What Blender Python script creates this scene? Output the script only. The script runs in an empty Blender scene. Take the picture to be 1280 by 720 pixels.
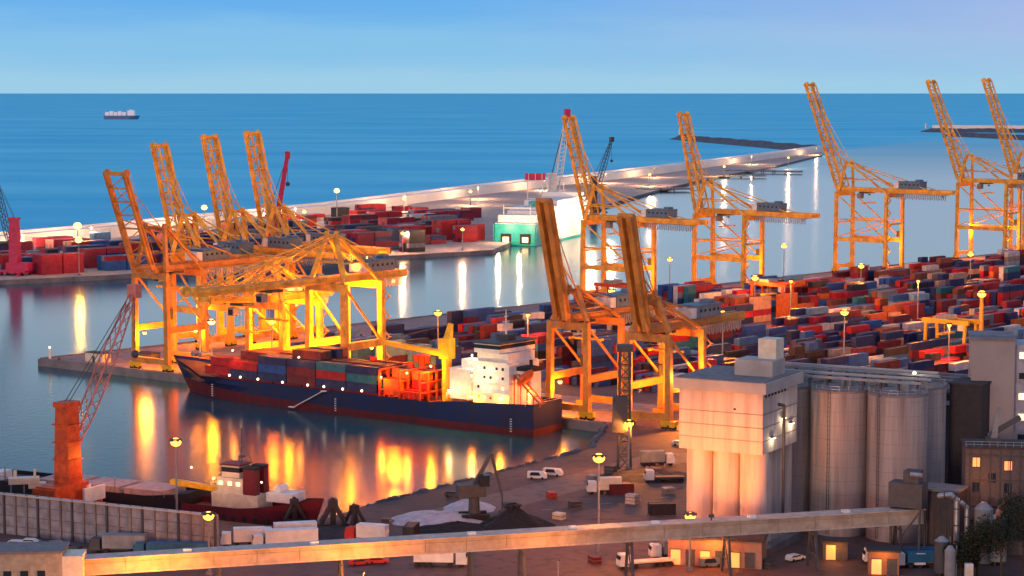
import bpy, math, random
from mathutils import Vector, Matrix
R = math.radians
rnd = random.Random(7)
sc = bpy.context.scene
col = sc.collection

# ------------------------------------------------------------------ camera, sky, sun, exposure
CAMZ = 95.0
F = 2600.0                     # focal length in photo pixels (1280 wide)
cam_d = bpy.data.cameras.new('camera'); cam = bpy.data.objects.new('camera', cam_d); col.objects.link(cam)
cam_d.sensor_width = 36; cam_d.lens = F / 1280 * 36
cam_d.clip_start = 1; cam_d.clip_end = 400000
cam.location = (0, 0, CAMZ); cam.rotation_euler = (R(90) - math.atan(244 / F), 0, 0)
sc.camera = cam
sc.view_settings.view_transform = 'Standard'; sc.view_settings.look = 'None'
sc.view_settings.exposure = 0.5; sc.view_settings.gamma = 1
sc.render.engine = 'CYCLES'
sc.cycles.use_denoising = True
sc.cycles.max_bounces = 5; sc.cycles.diffuse_bounces = 2; sc.cycles.glossy_bounces = 3
sc.cycles.transmission_bounces = 2; sc.cycles.transparent_max_bounces = 4
sc.cycles.sample_clamp_indirect = 6; sc.cycles.sample_clamp_direct = 0
sc.cycles.caustics_reflective = False; sc.cycles.caustics_refractive = False

SUN_EL, SUN_AZ = R(4), R(205)  # sun just above the skyline behind the camera
w = bpy.data.worlds.new('World'); sc.world = w; w.use_nodes = True
nt = w.node_tree; nt.nodes.clear()
def N(t, **k):
    n = nt.nodes.new(t)
    for a, b in k.items(): setattr(n, a, b)
    return n
out = N('ShaderNodeOutputWorld'); bg = N('ShaderNodeBackground'); bg.inputs['Strength'].default_value = 1.0
sky = N('ShaderNodeTexSky', sky_type='NISHITA', sun_disc=False)
sky.sun_elevation = SUN_EL; sky.sun_rotation = SUN_AZ; sky.altitude = 100
sky.air_density = 1.0; sky.dust_density = 0.6; sky.ozone_density = 3.0
tc = N('ShaderNodeTexCoord'); sep = N('ShaderNodeSeparateXYZ'); nt.links.new(tc.outputs['Generated'], sep.inputs[0])
ramp = N('ShaderNodeValToRGB'); cr = ramp.color_ramp; cr.interpolation = 'EASE'
stops = [(0.0, (.262, .470, .612)), (.022, (.182, .408, .625)), (.046, (.100, .318, .640)), (.068, (.68, .84, .96)), (.12, (.54, .68, .80)), (.185, (.06, .18, .30)), (.32, (.07, .14, .24)), (.5, (.20, .29, .50)), (1.0, (.27, .34, .56))]
while len(cr.elements) < len(stops): cr.elements.new(.5)
for e, (p, c) in zip(cr.elements, stops): e.position = p; e.color = (*c, 1)
cn_ = N('ShaderNodeTexNoise'); cn_.inputs['Scale'].default_value = 9; cn_.inputs['Detail'].default_value = 5
cm_ = N('ShaderNodeMapping'); cm_.inputs['Scale'].default_value = (1, 1, 9); nt.links.new(tc.outputs['Generated'], cm_.inputs['Vector']); nt.links.new(cm_.outputs[0], cn_.inputs['Vector'])
c1_ = N('ShaderNodeMath', operation='MULTIPLY_ADD'); nt.links.new(cn_.outputs[0], c1_.inputs[0]); c1_.inputs[1].default_value = .022; c1_.inputs[2].default_value = -.011
c2_ = N('ShaderNodeMath', operation='ADD'); nt.links.new(c1_.outputs[0], c2_.inputs[0]); nt.links.new(sep.outputs['Z'], c2_.inputs[1])
nt.links.new(c2_.outputs[0], ramp.inputs[0])
# faint lavender towards the right of the view
lav = N('ShaderNodeMapRange'); lav.inputs['From Min'].default_value = -0.02; lav.inputs['From Max'].default_value = .30
lav.inputs['To Max'].default_value = .62; nt.links.new(sep.outputs['X'], lav.inputs['Value'])
lavz = N('ShaderNodeMapRange'); lavz.inputs['From Min'].default_value = .0; lavz.inputs['From Max'].default_value = .028
nt.links.new(sep.outputs['Z'], lavz.inputs['Value'])
lavt = N('ShaderNodeMapRange'); lavt.inputs['From Min'].default_value = .10; lavt.inputs['From Max'].default_value = .055
nt.links.new(sep.outputs['Z'], lavt.inputs['Value'])
l0 = N('ShaderNodeMath', operation='MULTIPLY'); nt.links.new(lavz.outputs[0], l0.inputs[0]); nt.links.new(lavt.outputs[0], l0.inputs[1])
lm = N('ShaderNodeMath', operation='MULTIPLY'); nt.links.new(lav.outputs[0], lm.inputs[0]); nt.links.new(l0.outputs[0], lm.inputs[1])
mx1 = N('ShaderNodeMix', data_type='RGBA'); nt.links.new(lm.outputs[0], mx1.inputs['Factor'])
nt.links.new(ramp.outputs[0], mx1.inputs['A']); mx1.inputs['B'].default_value = (.40, .39, .57, 1)
# afterglow on the western half, behind the camera
ag = N('ShaderNodeMapRange'); ag.inputs['From Min'].default_value = .1; ag.inputs['From Max'].default_value = -.9
nt.links.new(sep.outputs['Y'], ag.inputs['Value'])
agz = N('ShaderNodeMapRange'); agz.inputs['From Min'].default_value = .5; agz.inputs['From Max'].default_value = 0
nt.links.new(sep.outputs['Z'], agz.inputs['Value'])
am = N('ShaderNodeMath', operation='MULTIPLY'); nt.links.new(ag.outputs[0], am.inputs[0]); nt.links.new(agz.outputs[0], am.inputs[1])
mx2 = N('ShaderNodeMix', data_type='RGBA'); nt.links.new(am.outputs[0], mx2.inputs['Factor'])
nt.links.new(mx1.outputs['Result'], mx2.inputs['A']); mx2.inputs['B'].default_value = (1.0, .55, .42, 1)
sk = N('ShaderNodeMix', data_type='RGBA', blend_type='MULTIPLY'); sk.inputs['Factor'].default_value = 1
nt.links.new(sky.outputs[0], sk.inputs['A']); sk.inputs['B'].default_value = (.05, .07, .10, 1)
ad = N('ShaderNodeMix', data_type='RGBA', blend_type='MIX'); ad.inputs['Factor'].default_value = .92
nt.links.new(sk.outputs['Result'], ad.inputs['A']); nt.links.new(mx2.outputs['Result'], ad.inputs['B'])
nt.links.new(ad.outputs['Result'], bg.inputs['Color']); nt.links.new(bg.outputs[0], out.inputs[0])

sd = bpy.data.lights.new('sun', 'SUN'); sd.energy = .75; sd.angle = R(10); sd.color = (1.0, .62, .45)
so = bpy.data.objects.new('sun', sd); col.objects.link(so)
so.rotation_euler = (R(90) - SUN_EL, 0, R(-25)); so.location = (-300, -300, 200)

SOD = (1.0, .27, .025)         # sodium lamp light
WARM = (1.0, .72, .42)
def lamp(loc, watts, colr=SOD, r=.7, parent=None):
    d = bpy.data.lights.new('lamp_light', 'POINT'); d.energy = watts; d.color = colr; d.shadow_soft_size = r
    o = bpy.data.objects.new('lamp_light', d); o.location = loc; col.objects.link(o)
    if parent: o.parent = parent
    return o

# ------------------------------------------------------------------ helpers
def P(px, py, z=0.0):
    D = F * (CAMZ - z) / (py - 116.0)
    return Vector(((px - 640) / F * D, D, z))
def PD(px, D, z=0.0): return Vector(((px - 640) / F * D, D, z))
def pix(p): return (640 + F * p[0] / p[1], 116 + F * (CAMZ - p[2]) / p[1])

_m = {}
def mat(name, rgb, rough=.6, metal=0.0, var=.18, scale=.6, emit=None, estr=0, bump=0, stripe=0, spec=.4, dirt=None, streak=0):
    if name in _m: return _m[name]
    m = bpy.data.materials.new(name); m.use_nodes = True; t = m.node_tree; b = t.nodes['Principled BSDF']
    b.inputs['Roughness'].default_value = rough; b.inputs['Metallic'].default_value = metal
    b.inputs['Specular IOR Level'].default_value = spec
    tcn = t.nodes.new('ShaderNodeTexCoord')
    nz = t.nodes.new('ShaderNodeTexNoise'); nz.inputs['Scale'].default_value = scale; nz.inputs['Detail'].default_value = 5
    nz.inputs['Roughness'].default_value = .65
    if streak:
        mpn = t.nodes.new('ShaderNodeMapping'); mpn.inputs['Scale'].default_value = (1, 1, streak); t.links.new(tcn.outputs['Object'], mpn.inputs['Vector']); t.links.new(mpn.outputs[0], nz.inputs['Vector'])
    else: t.links.new(tcn.outputs['Object'], nz.inputs['Vector'])
    cr = t.nodes.new('ShaderNodeValToRGB')
    d = dirt if dirt else tuple(c * (1 - var * 1.6) for c in rgb)
    cr.color_ramp.elements[0].position = .32; cr.color_ramp.elements[0].color = (*d, 1)
    cr.color_ramp.elements[1].position = .62; cr.color_ramp.elements[1].color = (*[min(1, c * (1 + var * .5)) for c in rgb], 1)
    t.links.new(nz.outputs[0], cr.inputs[0]); t.links.new(cr.outputs[0], b.inputs['Base Color'])
    if bump or stripe:
        bp = t.nodes.new('ShaderNodeBump'); bp.inputs['Strength'].default_value = .6
        if stripe:
            wv = t.nodes.new('ShaderNodeTexWave'); wv.inputs['Scale'].default_value = stripe; wv.bands_direction = 'X'
            t.links.new(tcn.outputs['Object'], wv.inputs['Vector']); t.links.new(wv.outputs[1], bp.inputs['Height']); bp.inputs['Distance'].default_value = .15
        else:
            n2 = t.nodes.new('ShaderNodeTexNoise'); n2.inputs['Scale'].default_value = scale * 6; n2.inputs['Detail'].default_value = 6
            t.links.new(tcn.outputs['Object'], n2.inputs['Vector']); t.links.new(n2.outputs[0], bp.inputs['Height']); bp.inputs['Distance'].default_value = bump
        t.links.new(bp.outputs[0], b.inputs['Normal'])
    if emit:
        b.inputs['Emission Color'].default_value = (*emit, 1); b.inputs['Emission Strength'].default_value = estr
    _m[name] = m; return m

def cam_free(n): return n
class MB:
    def __init__(s): s.v = []; s.f = []; s.m = []
    def _add(s, vs, fs, mi):
        o = len(s.v); s.v += [tuple(x) for x in vs]
        for f in fs: s.f.append([i + o for i in f]); s.m.append(mi)
    def box(s, c, d, rz=0, mi=0):
        cx, cy, cz = c; hx, hy, hz = d[0] / 2, d[1] / 2, d[2] / 2; ca, sa = math.cos(rz), math.sin(rz); vs = []
        for z in (-hz, hz):
            for x, y in ((-hx, -hy), (hx, -hy), (hx, hy), (-hx, hy)):
                vs.append((cx + x * ca - y * sa, cy + x * sa + y * ca, cz + z))
        s._add(vs, [(3, 2, 1, 0), (4, 5, 6, 7), (0, 1, 5, 4), (1, 2, 6, 5), (2, 3, 7, 6), (3, 0, 4, 7)], mi); return s
    def beam(s, a, b, w=.5, h=None, mi=0, w2=None):
        a = Vector(a); b = Vector(b); h = h or w; d = (b - a).normalized(); k = (w2 / w) if w2 else 1
        up = Vector((0, 0, 1)) if abs(d.z) < .97 else Vector((1, 0, 0))
        sd = d.cross(up).normalized(); u2 = sd.cross(d).normalized(); vs = []
        for p, q in ((a, 1), (b, k)):
            for x, y in ((-1, -1), (1, -1), (1, 1), (-1, 1)): vs.append(p + sd * x * w / 2 * q + u2 * y * h / 2 * q)
        s._add(vs, [(0, 1, 2, 3), (7, 6, 5, 4), (4, 5, 1, 0), (5, 6, 2, 1), (6, 7, 3, 2), (7, 4, 0, 3)], mi); return s
    def tube(s, a, b, r, r2=None, n=10, mi=0, caps=True):
        a = Vector(a); b = Vector(b); r2 = r if r2 is None else r2; d = (b - a).normalized()
        up = Vector((0, 0, 1)) if abs(d.z) < .97 else Vector((1, 0, 0))
        sd = d.cross(up).normalized(); u2 = sd.cross(d).normalized(); vs = []
        for p, q in ((a, r), (b, r2)):
            for i in range(n):
                t = 2 * math.pi * i / n; vs.append(p + (sd * math.cos(t) + u2 * math.sin(t)) * q)
        fs = [(i, (i + 1) % n, n + (i + 1) % n, n + i) for i in range(n)]
        if caps: fs += [tuple(range(n - 1, -1, -1)), tuple(range(n, 2 * n))]
        s._add(vs, fs, mi); return s
    def prism(s, pts, z0, z1, mi=0):
        n = len(pts); vs = [(p[0], p[1], z0) for p in pts] + [(p[0], p[1], z1) for p in pts]
        fs = [tuple(range(n - 1, -1, -1)), tuple(range(n, 2 * n))] + [(i, (i + 1) % n, n + (i + 1) % n, n + i) for i in range(n)]
        s._add(vs, fs, mi); return s
    def prof(s, pts, y0, y1, mi=0):          # x-z outline extruded in y
        n = len(pts); vs = [(p[0], y0, p[1]) for p in pts] + [(p[0], y1, p[1]) for p in pts]
        fs = [tuple(range(n)), tuple(range(2 * n - 1, n - 1, -1))] + [((i + 1) % n, i, n + i, n + (i + 1) % n) for i in range(n)]
        s._add(vs, fs, mi); return s
    def ball(s, c, r, n=8, k=5, mi=0, sz=1, jit=0):
        vs = [(c[0], c[1], c[2] - r * sz)]
        for j in range(1, k):
            ph = math.pi * j / k - math.pi / 2
            for i in range(n):
                t = 2 * math.pi * i / n; q = r * (1 + (rnd.random() - .5) * jit)
                vs.append((c[0] + q * math.cos(ph) * math.cos(t), c[1] + q * math.cos(ph) * math.sin(t), c[2] + q * sz * math.sin(ph)))
        vs.append((c[0], c[1], c[2] + r * sz)); fs = [(0, 1 + (i + 1) % n, 1 + i) for i in range(n)]
        for j in range(k - 2):
            for i in range(n): fs.append((1 + j * n + i, 1 + j * n + (i + 1) % n, 1 + (j + 1) * n + (i + 1) % n, 1 + (j + 1) * n + i))
        l = len(vs) - 1; b0 = 1 + (k - 2) * n; fs += [(b0 + i, b0 + (i + 1) % n, l) for i in range(n)]
        s._add(vs, fs, mi); return s
    def build(s, name, mats, parent=None, loc=(0, 0, 0), rz=0, smooth=False):
        me = bpy.data.meshes.new(name); me.from_pydata(s.v, [], s.f)
        if not isinstance(mats, (list, tuple)): mats = [mats]
        for m in mats: me.materials.append(m)
        if len(mats) > 1: me.polygons.foreach_set('material_index', s.m)
        if smooth: me.polygons.foreach_set('use_smooth', [True] * len(s.f))
        me.update()
        o = bpy.data.objects.new(name, me); col.objects.link(o); o.location = loc; o.rotation_euler = (0, 0, rz)
        if parent: o.parent = parent
        return o
def tag(o, label=None, cat=None, group=None, kind=None):
    if label: o['label'] = label
    if cat: o['category'] = cat
    if group: o['group'] = group
    if kind: o['kind'] = kind
    return o
def thing(name, label, cat, loc=(0, 0, 0), rz=0, group=None):
    o = bpy.data.objects.new(name, None); col.objects.link(o); o.location = loc; o.rotation_euler = (0, 0, rz); o.empty_display_size = .1
    return tag(o, label, cat, group)
def copy_tree(o, parent=None):
    c = o.copy(); col.objects.link(c)
    if parent: c.parent = parent
    for ch in list(o.children): copy_tree(ch, c)
    return c

# ------------------------------------------------------------------ materials
ORANGE = mat('crane_orange', (.86, .46, .060), .42, dirt=(.50, .22, .035), scale=.25)
ORANGE_D = mat('crane_dark_orange', (.60, .25, .05), .5, dirt=(.36, .14, .03), scale=.25)
YELLOW = mat('machine_yellow', (.80, .45, .02), .45)
GREY = mat('grey_paint', (.22, .24, .26), .55)
DGREY = mat('dark_grey_paint', (.06, .065, .075), .6)
BLACK = mat('black_rubber', (.02, .02, .022), .8)
STEELB = mat('machine_house_blue', (.10, .17, .24), .5)
WHITE = mat('white_paint', (.74, .73, .70), .45, var=.1)
CREAM = mat('cream_paint', (.70, .62, .48), .5, var=.12)
GALV = mat('galvanised_steel', (.32, .33, .35), .4, metal=.6)
RED = mat('red_paint', (.50, .025, .025), .45)
ORED = mat('orange_red_paint', (.58, .085, .012), .5, dirt=(.33, .04, .015))
MAROON = mat('maroon_paint', (.14, .012, .022), .45)
MAGENTA = mat('magenta_paint', (.50, .015, .09), .45)
NAVY = mat('navy_hull_paint', (.006, .018, .085), .42, dirt=(.022, .018, .040), scale=.5, streak=.12)
BOOT = mat('red_antifouling', (.12, .008, .012), .6, dirt=(.06, .010, .014), scale=.5, streak=.2)
BLACKH = mat('black_hull_paint', (.018, .015, .02), .5)
TEAL = mat('teal_hull_paint', (.01, .36, .32), .4)
GLASSD = mat('dark_window_glass', (.02, .03, .04), .12, spec=.6, var=.02)
CONC = mat('pale_concrete', (.42, .39, .37), .8, var=.14, scale=.12, bump=.02)
CONCD = mat('weathered_concrete', (.21, .19, .19), .85, var=.22, scale=.12, dirt=(.11, .10, .11))
SILOM = mat('silo_concrete', (.33, .29, .28), .8, var=.2, scale=.55, dirt=(.19, .16, .165), streak=.05)
ROOF = mat('flat_roof_felt', (.20, .18, .18), .85)
DROOF = mat('dark_shed_roofing', (.045, .04, .045), .8)
PINKDECK = mat('faded_pink_deck_paint', (.50, .33, .29), .65)
BRICK = mat('red_brown_brick', (.12, .095, .095), .85, scale=1.5)
ROCK = mat('breakwater_rock', (.10, .11, .13), .9, var=.35, scale=.08)
MOLEW = mat('white_sea_wall', (.86, .80, .74), .7, var=.08, scale=.02)
GLOW = mat('sodium_lamp_lit', (.9, .5, .1), .5, emit=(1, .42, .04), estr=4.2, var=0)
GLOWY = mat('yellow_floodlight_lit', (.9, .6, .2), .5, emit=(1, .58, .12), estr=4, var=0)
GLOWW = mat('warm_white_lamp_lit', (.9, .8, .6), .5, emit=(1, .80, .45), estr=4, var=0)
WINLIT = mat('lit_window', (.9, .6, .3), .5, emit=(1, .26, .04), estr=.75, var=0)
WINLIT2 = mat('bright_lit_window', (.9, .7, .4), .5, emit=(1, .72, .34), estr=1.4, var=0)
COAL = mat('coal', (.012, .011, .012), .9, bump=.15, scale=.8)
TARP = mat('pale_tarpaulin', (.50, .44, .45), .7)
BLUEP = mat('blue_tarpaulin', (.02, .12, .24), .6)

# water: calm inside the harbour, wind ruffled and bluer in the open sea
def water_mat():
    m = bpy.data.materials.new('sea_water'); m.use_nodes = True; t = m.node_tree; b = t.nodes['Principled BSDF']
    L = t.links.new; G = t.nodes.new('ShaderNodeNewGeometry'); s = t.nodes.new('ShaderNodeSeparateXYZ'); L(G.outputs['Position'], s.inputs[0])
    def M(op, a, bb):
        n = t.nodes.new('ShaderNodeMath'); n.operation = op
        for i, q in enumerate((a, bb)):
            if isinstance(q, (int, float)): n.inputs[i].default_value = q
            else: L(q, n.inputs[i])
        return n.outputs[0]
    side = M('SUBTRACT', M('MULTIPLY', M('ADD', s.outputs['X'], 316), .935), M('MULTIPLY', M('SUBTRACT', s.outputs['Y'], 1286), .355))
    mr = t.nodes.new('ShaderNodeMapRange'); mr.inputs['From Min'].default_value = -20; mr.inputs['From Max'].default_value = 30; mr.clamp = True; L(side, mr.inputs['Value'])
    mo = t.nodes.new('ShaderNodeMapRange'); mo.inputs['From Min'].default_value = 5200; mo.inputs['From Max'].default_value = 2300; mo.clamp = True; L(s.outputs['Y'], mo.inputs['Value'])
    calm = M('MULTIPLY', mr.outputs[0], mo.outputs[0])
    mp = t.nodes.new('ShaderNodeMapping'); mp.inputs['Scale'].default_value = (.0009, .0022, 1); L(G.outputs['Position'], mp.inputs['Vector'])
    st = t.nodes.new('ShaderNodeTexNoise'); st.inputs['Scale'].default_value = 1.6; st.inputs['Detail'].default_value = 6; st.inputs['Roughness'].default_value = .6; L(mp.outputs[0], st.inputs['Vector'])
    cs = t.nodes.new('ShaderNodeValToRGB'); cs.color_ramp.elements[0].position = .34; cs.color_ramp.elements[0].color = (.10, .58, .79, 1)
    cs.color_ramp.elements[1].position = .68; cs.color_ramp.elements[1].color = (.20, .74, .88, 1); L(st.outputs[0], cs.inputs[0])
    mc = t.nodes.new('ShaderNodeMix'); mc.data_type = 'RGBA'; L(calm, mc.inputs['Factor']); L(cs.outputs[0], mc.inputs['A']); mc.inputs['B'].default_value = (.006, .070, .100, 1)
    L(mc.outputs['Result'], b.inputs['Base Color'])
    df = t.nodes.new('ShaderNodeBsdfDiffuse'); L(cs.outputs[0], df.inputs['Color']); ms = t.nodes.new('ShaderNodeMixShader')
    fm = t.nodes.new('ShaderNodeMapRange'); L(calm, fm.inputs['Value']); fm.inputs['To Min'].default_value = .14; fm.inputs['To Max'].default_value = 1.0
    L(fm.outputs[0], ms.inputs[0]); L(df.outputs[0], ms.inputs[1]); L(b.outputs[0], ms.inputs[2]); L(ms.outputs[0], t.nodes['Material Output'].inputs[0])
    rr = t.nodes.new('ShaderNodeMapRange'); L(calm, rr.inputs['Value']); rr.inputs['To Min'].default_value = .42; rr.inputs['To Max'].default_value = .17
    L(rr.outputs[0], b.inputs['Roughness']); b.inputs['IOR'].default_value = 1.333; b.inputs['Specular IOR Level'].default_value = .5
    n = t.nodes.new('ShaderNodeTexNoise'); n.inputs['Scale'].default_value = .35; n.inputs['Detail'].default_value = 3; L(G.outputs['Position'], n.inputs['Vector'])
    bp = t.nodes.new('ShaderNodeBump'); bp.inputs['Strength'].default_value = .25; bp.inputs['Distance'].default_value = .10
    L(n.outputs[0], bp.inputs['Height']); L(bp.outputs[0], b.inputs['Normal'])
    return m
WATER = water_mat()
def ground_mat(name, c1, c2, c3):
    m = bpy.data.materials.new(name); m.use_nodes = True; t = m.node_tree; b = t.nodes['Principled BSDF']; L = t.links.new
    G = t.nodes.new('ShaderNodeNewGeometry')
    n1 = t.nodes.new('ShaderNodeTexNoise'); n1.inputs['Scale'].default_value = .018; n1.inputs['Detail'].default_value = 8; n1.inputs['Roughness'].default_value = .7
    n2 = t.nodes.new('ShaderNodeTexNoise'); n2.inputs['Scale'].default_value = .35; n2.inputs['Detail'].default_value = 6
    L(G.outputs['Position'], n1.inputs['Vector']); L(G.outputs['Position'], n2.inputs['Vector'])
    a = t.nodes.new('ShaderNodeValToRGB'); e = a.color_ramp.elements; e[0].position = .38; e[0].color = (*c1, 1); e[1].position = .6; e[1].color = (*c2, 1); L(n1.outputs[0], a.inputs[0])
    mx = t.nodes.new('ShaderNodeMix'); mx.data_type = 'RGBA'; q = t.nodes.new('ShaderNodeMapRange'); q.inputs['From Min'].default_value = .5; q.inputs['From Max'].default_value = .7; L(n2.outputs[0], q.inputs['Value'])
    L(q.outputs[0], mx.inputs['Factor']); L(a.outputs[0], mx.inputs['A']); mx.inputs['B'].default_value = (*c3, 1); L(mx.outputs['Result'], b.inputs['Base Color'])
    b.inputs['Roughness'].default_value = .75
    return m
ASPHALT = ground_mat('yard_asphalt', (.085, .045, .040), (.15, .078, .064), (.055, .036, .034))
QUAYC = ground_mat('quay_concrete', (.24, .16, .14), (.34, .23, .20), (.16, .11, .10))
MOLEG = ground_mat('mole_ground', (.40, .27, .21), (.52, .37, .30), (.24, .17, .15))

# ------------------------------------------------------------------ layout frame of the terminal
C0 = Vector((-170, 740, 0))
U = Vector((.683, .730, 0)); W = Vector((-.730, .683, 0)); Q = Vector((.8, -.6, 0)); NQ = Vector((-.6, -.8, 0))
def AB(a, b, z=0): v = C0 + U * a - W * b; v.z = z; return v
def on_far(px, off=3):
    k = (px - 640) / F; b = C0 - W * off
    s = (k * b.y - b.x) / (U.x - k * U.y); return b + U * s
def on_q(px, off=3):
    k = (px - 640) / F; b = C0 - NQ * off
    s = (k * b.y - b.x) / (Q.x - k * Q.y); return b + Q * s
WZ = -2.5

# water
mb = MB(); mb._add([(-250000, -3000, WZ), (250000, -3000, WZ), (250000, 300000, WZ), (-250000, 300000, WZ)], [(0, 1, 2, 3)], 0)
tag(mb.build('sea', WATER), kind='structure')

# main land
far_end = C0 + U * 1500
C1 = C0 + Q * 247
NQL = [(-36, 470), (22, 553)]
QL0, QL1 = Vector((-54, 452, 0)), Vector((-400, 619.6, 0))
land = [tuple(C0.xy), tuple(far_end.xy), (1500, 1500), (1500, -200), (-900, -200), (-900, 700), tuple(QL1.xy), tuple(QL0.xy), (-42, 458)] + NQL + [tuple(C1.xy)]
land = land[::-1]
mb = MB(); mb.prism(land, -8, 0)
mb.m = [1 if len(f) == 4 else 0 for f in mb.f]
tag(mb.build('ground', [ASPHALT, CONCD]), kind='structure')
# aprons of pale concrete along the two terminal quays, 4 mm up
mb = MB(); c = C0 + (Q + U) * .6
mb._add([AB(1, .5, .004), AB(1490, .5, .004), AB(1490, 46, .004), AB(8, 46, .004)], [(3, 2, 1, 0)], 0)
tag(mb.build('quay_apron', QUAYC), kind='structure')
mb = MB(); a0 = C0 + Q * 46.6; 
pts = [C0 + Q * 47 - NQ * .5, C0 + Q * 246 - NQ * .5, C0 + Q * 246 - NQ * 40, C0 + Q * 47 - NQ * 40]
mb._add([(p.x, p.y, .008) for p in pts], [(0, 1, 2, 3)], 0)
tag(mb.build('quay_apron', QUAYC), kind='structure')
# quay edge kerbs
mb = MB()
mb.beam(C0 + U * 1 + Vector((0, 0, .2)) - W * .4, C0 + U * 1490 - W * .4 + Vector((0, 0, .2)), .8, .4)
mb.beam(C0 + Q * 1 - NQ * .4 + Vector((0, 0, .2)), C0 + Q * 246 - NQ * .4 + Vector((0, 0, .2)), .8, .4)
tag(mb.build('quay_kerb', CONCD), kind='structure')
# crane rails
mb = MB()
for off in (3, 33): mb.beam(C0 + U * 5 - W * off + Vector((0, 0, .08)), C0 + U * 900 - W * off + Vector((0, 0, .08)), .25, .16)
for off in (3, 21): mb.beam(C0 + Q * 45 - NQ * off + Vector((0, 0, .09)), C0 + Q * 280 - NQ * off + Vector((0, 0, .09)), .25, .16)
tag(mb.build('crane_rail', GALV), kind='structure')
# road markings in the yard and foreground
LINE = mat('road_marking_paint', (.55, .52, .45), .7)
mb = MB()
for i in range(30):
    p = Vector((-20 + i * 7, 455 + i * 3.6, .012)); mb.box(p, (3, .18, .004), math.atan2(3.6, 7))
for i in range(16):
    p = Vector((10 + i * 4, 400, .012)); mb.box(p, (.15, 7, .004), .3)
tag(mb.build('road_markings', LINE), kind='structure')
# dirt service road along the near shore
mb = MB(); rp = [(-30, 470), (6, 512), (27, 545), (60, 560)]
DIRT = ground_mat('dirt_track', (.16, .10, .085), (.22, .14, .11), (.11, .075, .065))
L_ = [(-24, 462), (14, 512), (36, 543), (80, 552), (84, 542), (44, 530), (24, 503), (-12, 455)]
mb._add([(x, y, .006) for x, y in L_], [tuple(range(len(L_) - 1, -1, -1))], 0); tag(mb.build('dirt_road', DIRT), kind='structure')
# rubble shore of the near basin
def rubble(name, path, wid, n, rs, z=-2.2, top=.2, m=ROCK):
    mb = MB(); segs = []
    for a, b in zip(path[:-1], path[1:]): segs.append((Vector((*a, 0)), Vector((*b, 0))))
    tot = sum((b - a).length for a, b in segs)
    for a, b in segs:
        k = int(n * (b - a).length / tot)
        nn = Vector((-(b - a).y, (b - a).x, 0)).normalized()
        for i in range(k):
            t = rnd.random(); o = rnd.uniform(0, 1); p = a.lerp(b, t) + nn * (o * wid)
            mb.ball((p.x, p.y, z + (top - z) * (1 - o)), rs * rnd.uniform(.6, 1.3), 6, 4, jit=.4, sz=.7)
    return mb.build(name, m)
tag(rubble('shore_rocks', [(-36, 470), (22, 553), (27, 590)], 2.4, 420, .8), 'band of broken rock along the near shore', None, None, 'stuff')

# mole and far pier
outer = [P(*p) for p in ((-320, 345), (-60, 318), (0, 309), (130, 297), (230, 286), (410, 267), (600, 242), (760, 224), (855, 212), (960, 198), (1027, 188.5))]
inner = [P(*p) for p in ((1027, 193), (955, 210), (900, 219), (870, 226), (826, 236), (800, 243), (735, 262), (700, 275), (616, 312), (510, 318), (130, 344), (0, 350), (-320, 374))]
mb = MB(); mb.prism([(p.x, p.y) for p in (outer + inner)], -8, 0)
mb.m = [1 if len(f) == 4 else 0 for f in mb.f]
mo = mb.build('mole', [MOLEG, CONCD]); tag(mo, kind='structure')
mb = MB()
for a, b in zip(outer[:-1], outer[1:]):
    d = (b - a).normalized(); s = Vector((d.y, -d.x, 0))
    hgt = 7.5
    mb.prism([tuple((a - s * 6).xy), tuple((b - s * 6).xy), tuple((b + s * 5).xy), tuple((a + s * 5).xy)][::-1], -4, hgt)
    mb.prism([tuple((a - s * 6).xy), tuple((b - s * 6).xy), tuple((b - s * 3.5).xy), tuple((a - s * 3.5).xy)][::-1], hgt, hgt + 1.8)
tag(mb.build('sea_wall', MOLEW), 'long white sea wall along the outer edge of the mole', 'sea wall')
crest = []
for a, b in zip(outer[:-1], outer[1:]):
    n_c = max(1, int((b - a).length / 120)); d = (b - a).normalized(); q_ = Vector((d.y, -d.x, 0))
    for k in range(n_c): crest.append(a.lerp(b, (k + .5) / n_c) + q_ * 30)
tag(rubble('sea_wall_rocks', [(p.x, p.y) for p in outer], 12, 700, 3.0, -3, 1.5, m=mat('pale_rock', (.35, .33, .33), .9)), 'rock armour on the sea side of the white wall', None, None, 'stuff')
# far breakwaters
def breakwater(a, b, hw, h, label, wall=None):
    t = thing('breakwater', label, 'breakwater', (a.x, a.y, 0)); d = b - a; n = Vector((-d.y, d.x, 0)).normalized(); mb = MB(); k = 40
    vs = []
    for i in range(k + 1):
        p = d * (i / k); e = min(1, i / 2, (k - i) / 2) * .8 + .2
        for o, z in ((-hw, -3), (-hw * .45, h * .6), (-hw * .2, h), (hw * .2, h), (hw * .45, h * .6), (hw, -3)):
            q = p + n * o * e; vs.append((q.x + rnd.uniform(-2, 2), q.y + rnd.uniform(-2, 2), WZ + (z + 2.5 if z < 0 else z * e * rnd.uniform(.8, 1.15))))
    fs = [(i * 6 + j, (i + 1) * 6 + j, (i + 1) * 6 + j + 1, i * 6 + j + 1) for i in range(k) for j in range(5)]
    mb._add(vs, fs, 0); mb.build('rock_mound', ROCK, t)
    if wall:
        mb = MB(); mb.beam(d * .05 + Vector((0, 0, h)), d * .97 + Vector((0, 0, h)), 8, wall); mb.build('parapet_wall', MOLEW, t)
    mb = MB(); mb.tube(d * .02 + Vector((0, 0, h * .6)), d * .02 + Vector((0, 0, h + 9)), 2, 1.5); mb.build('beacon', WHITE, t)
breakwater(P(846, 173, WZ), P(1026, 189, WZ), 34, 9, 'long dark rock breakwater beyond the tip of the white sea wall')
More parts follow.
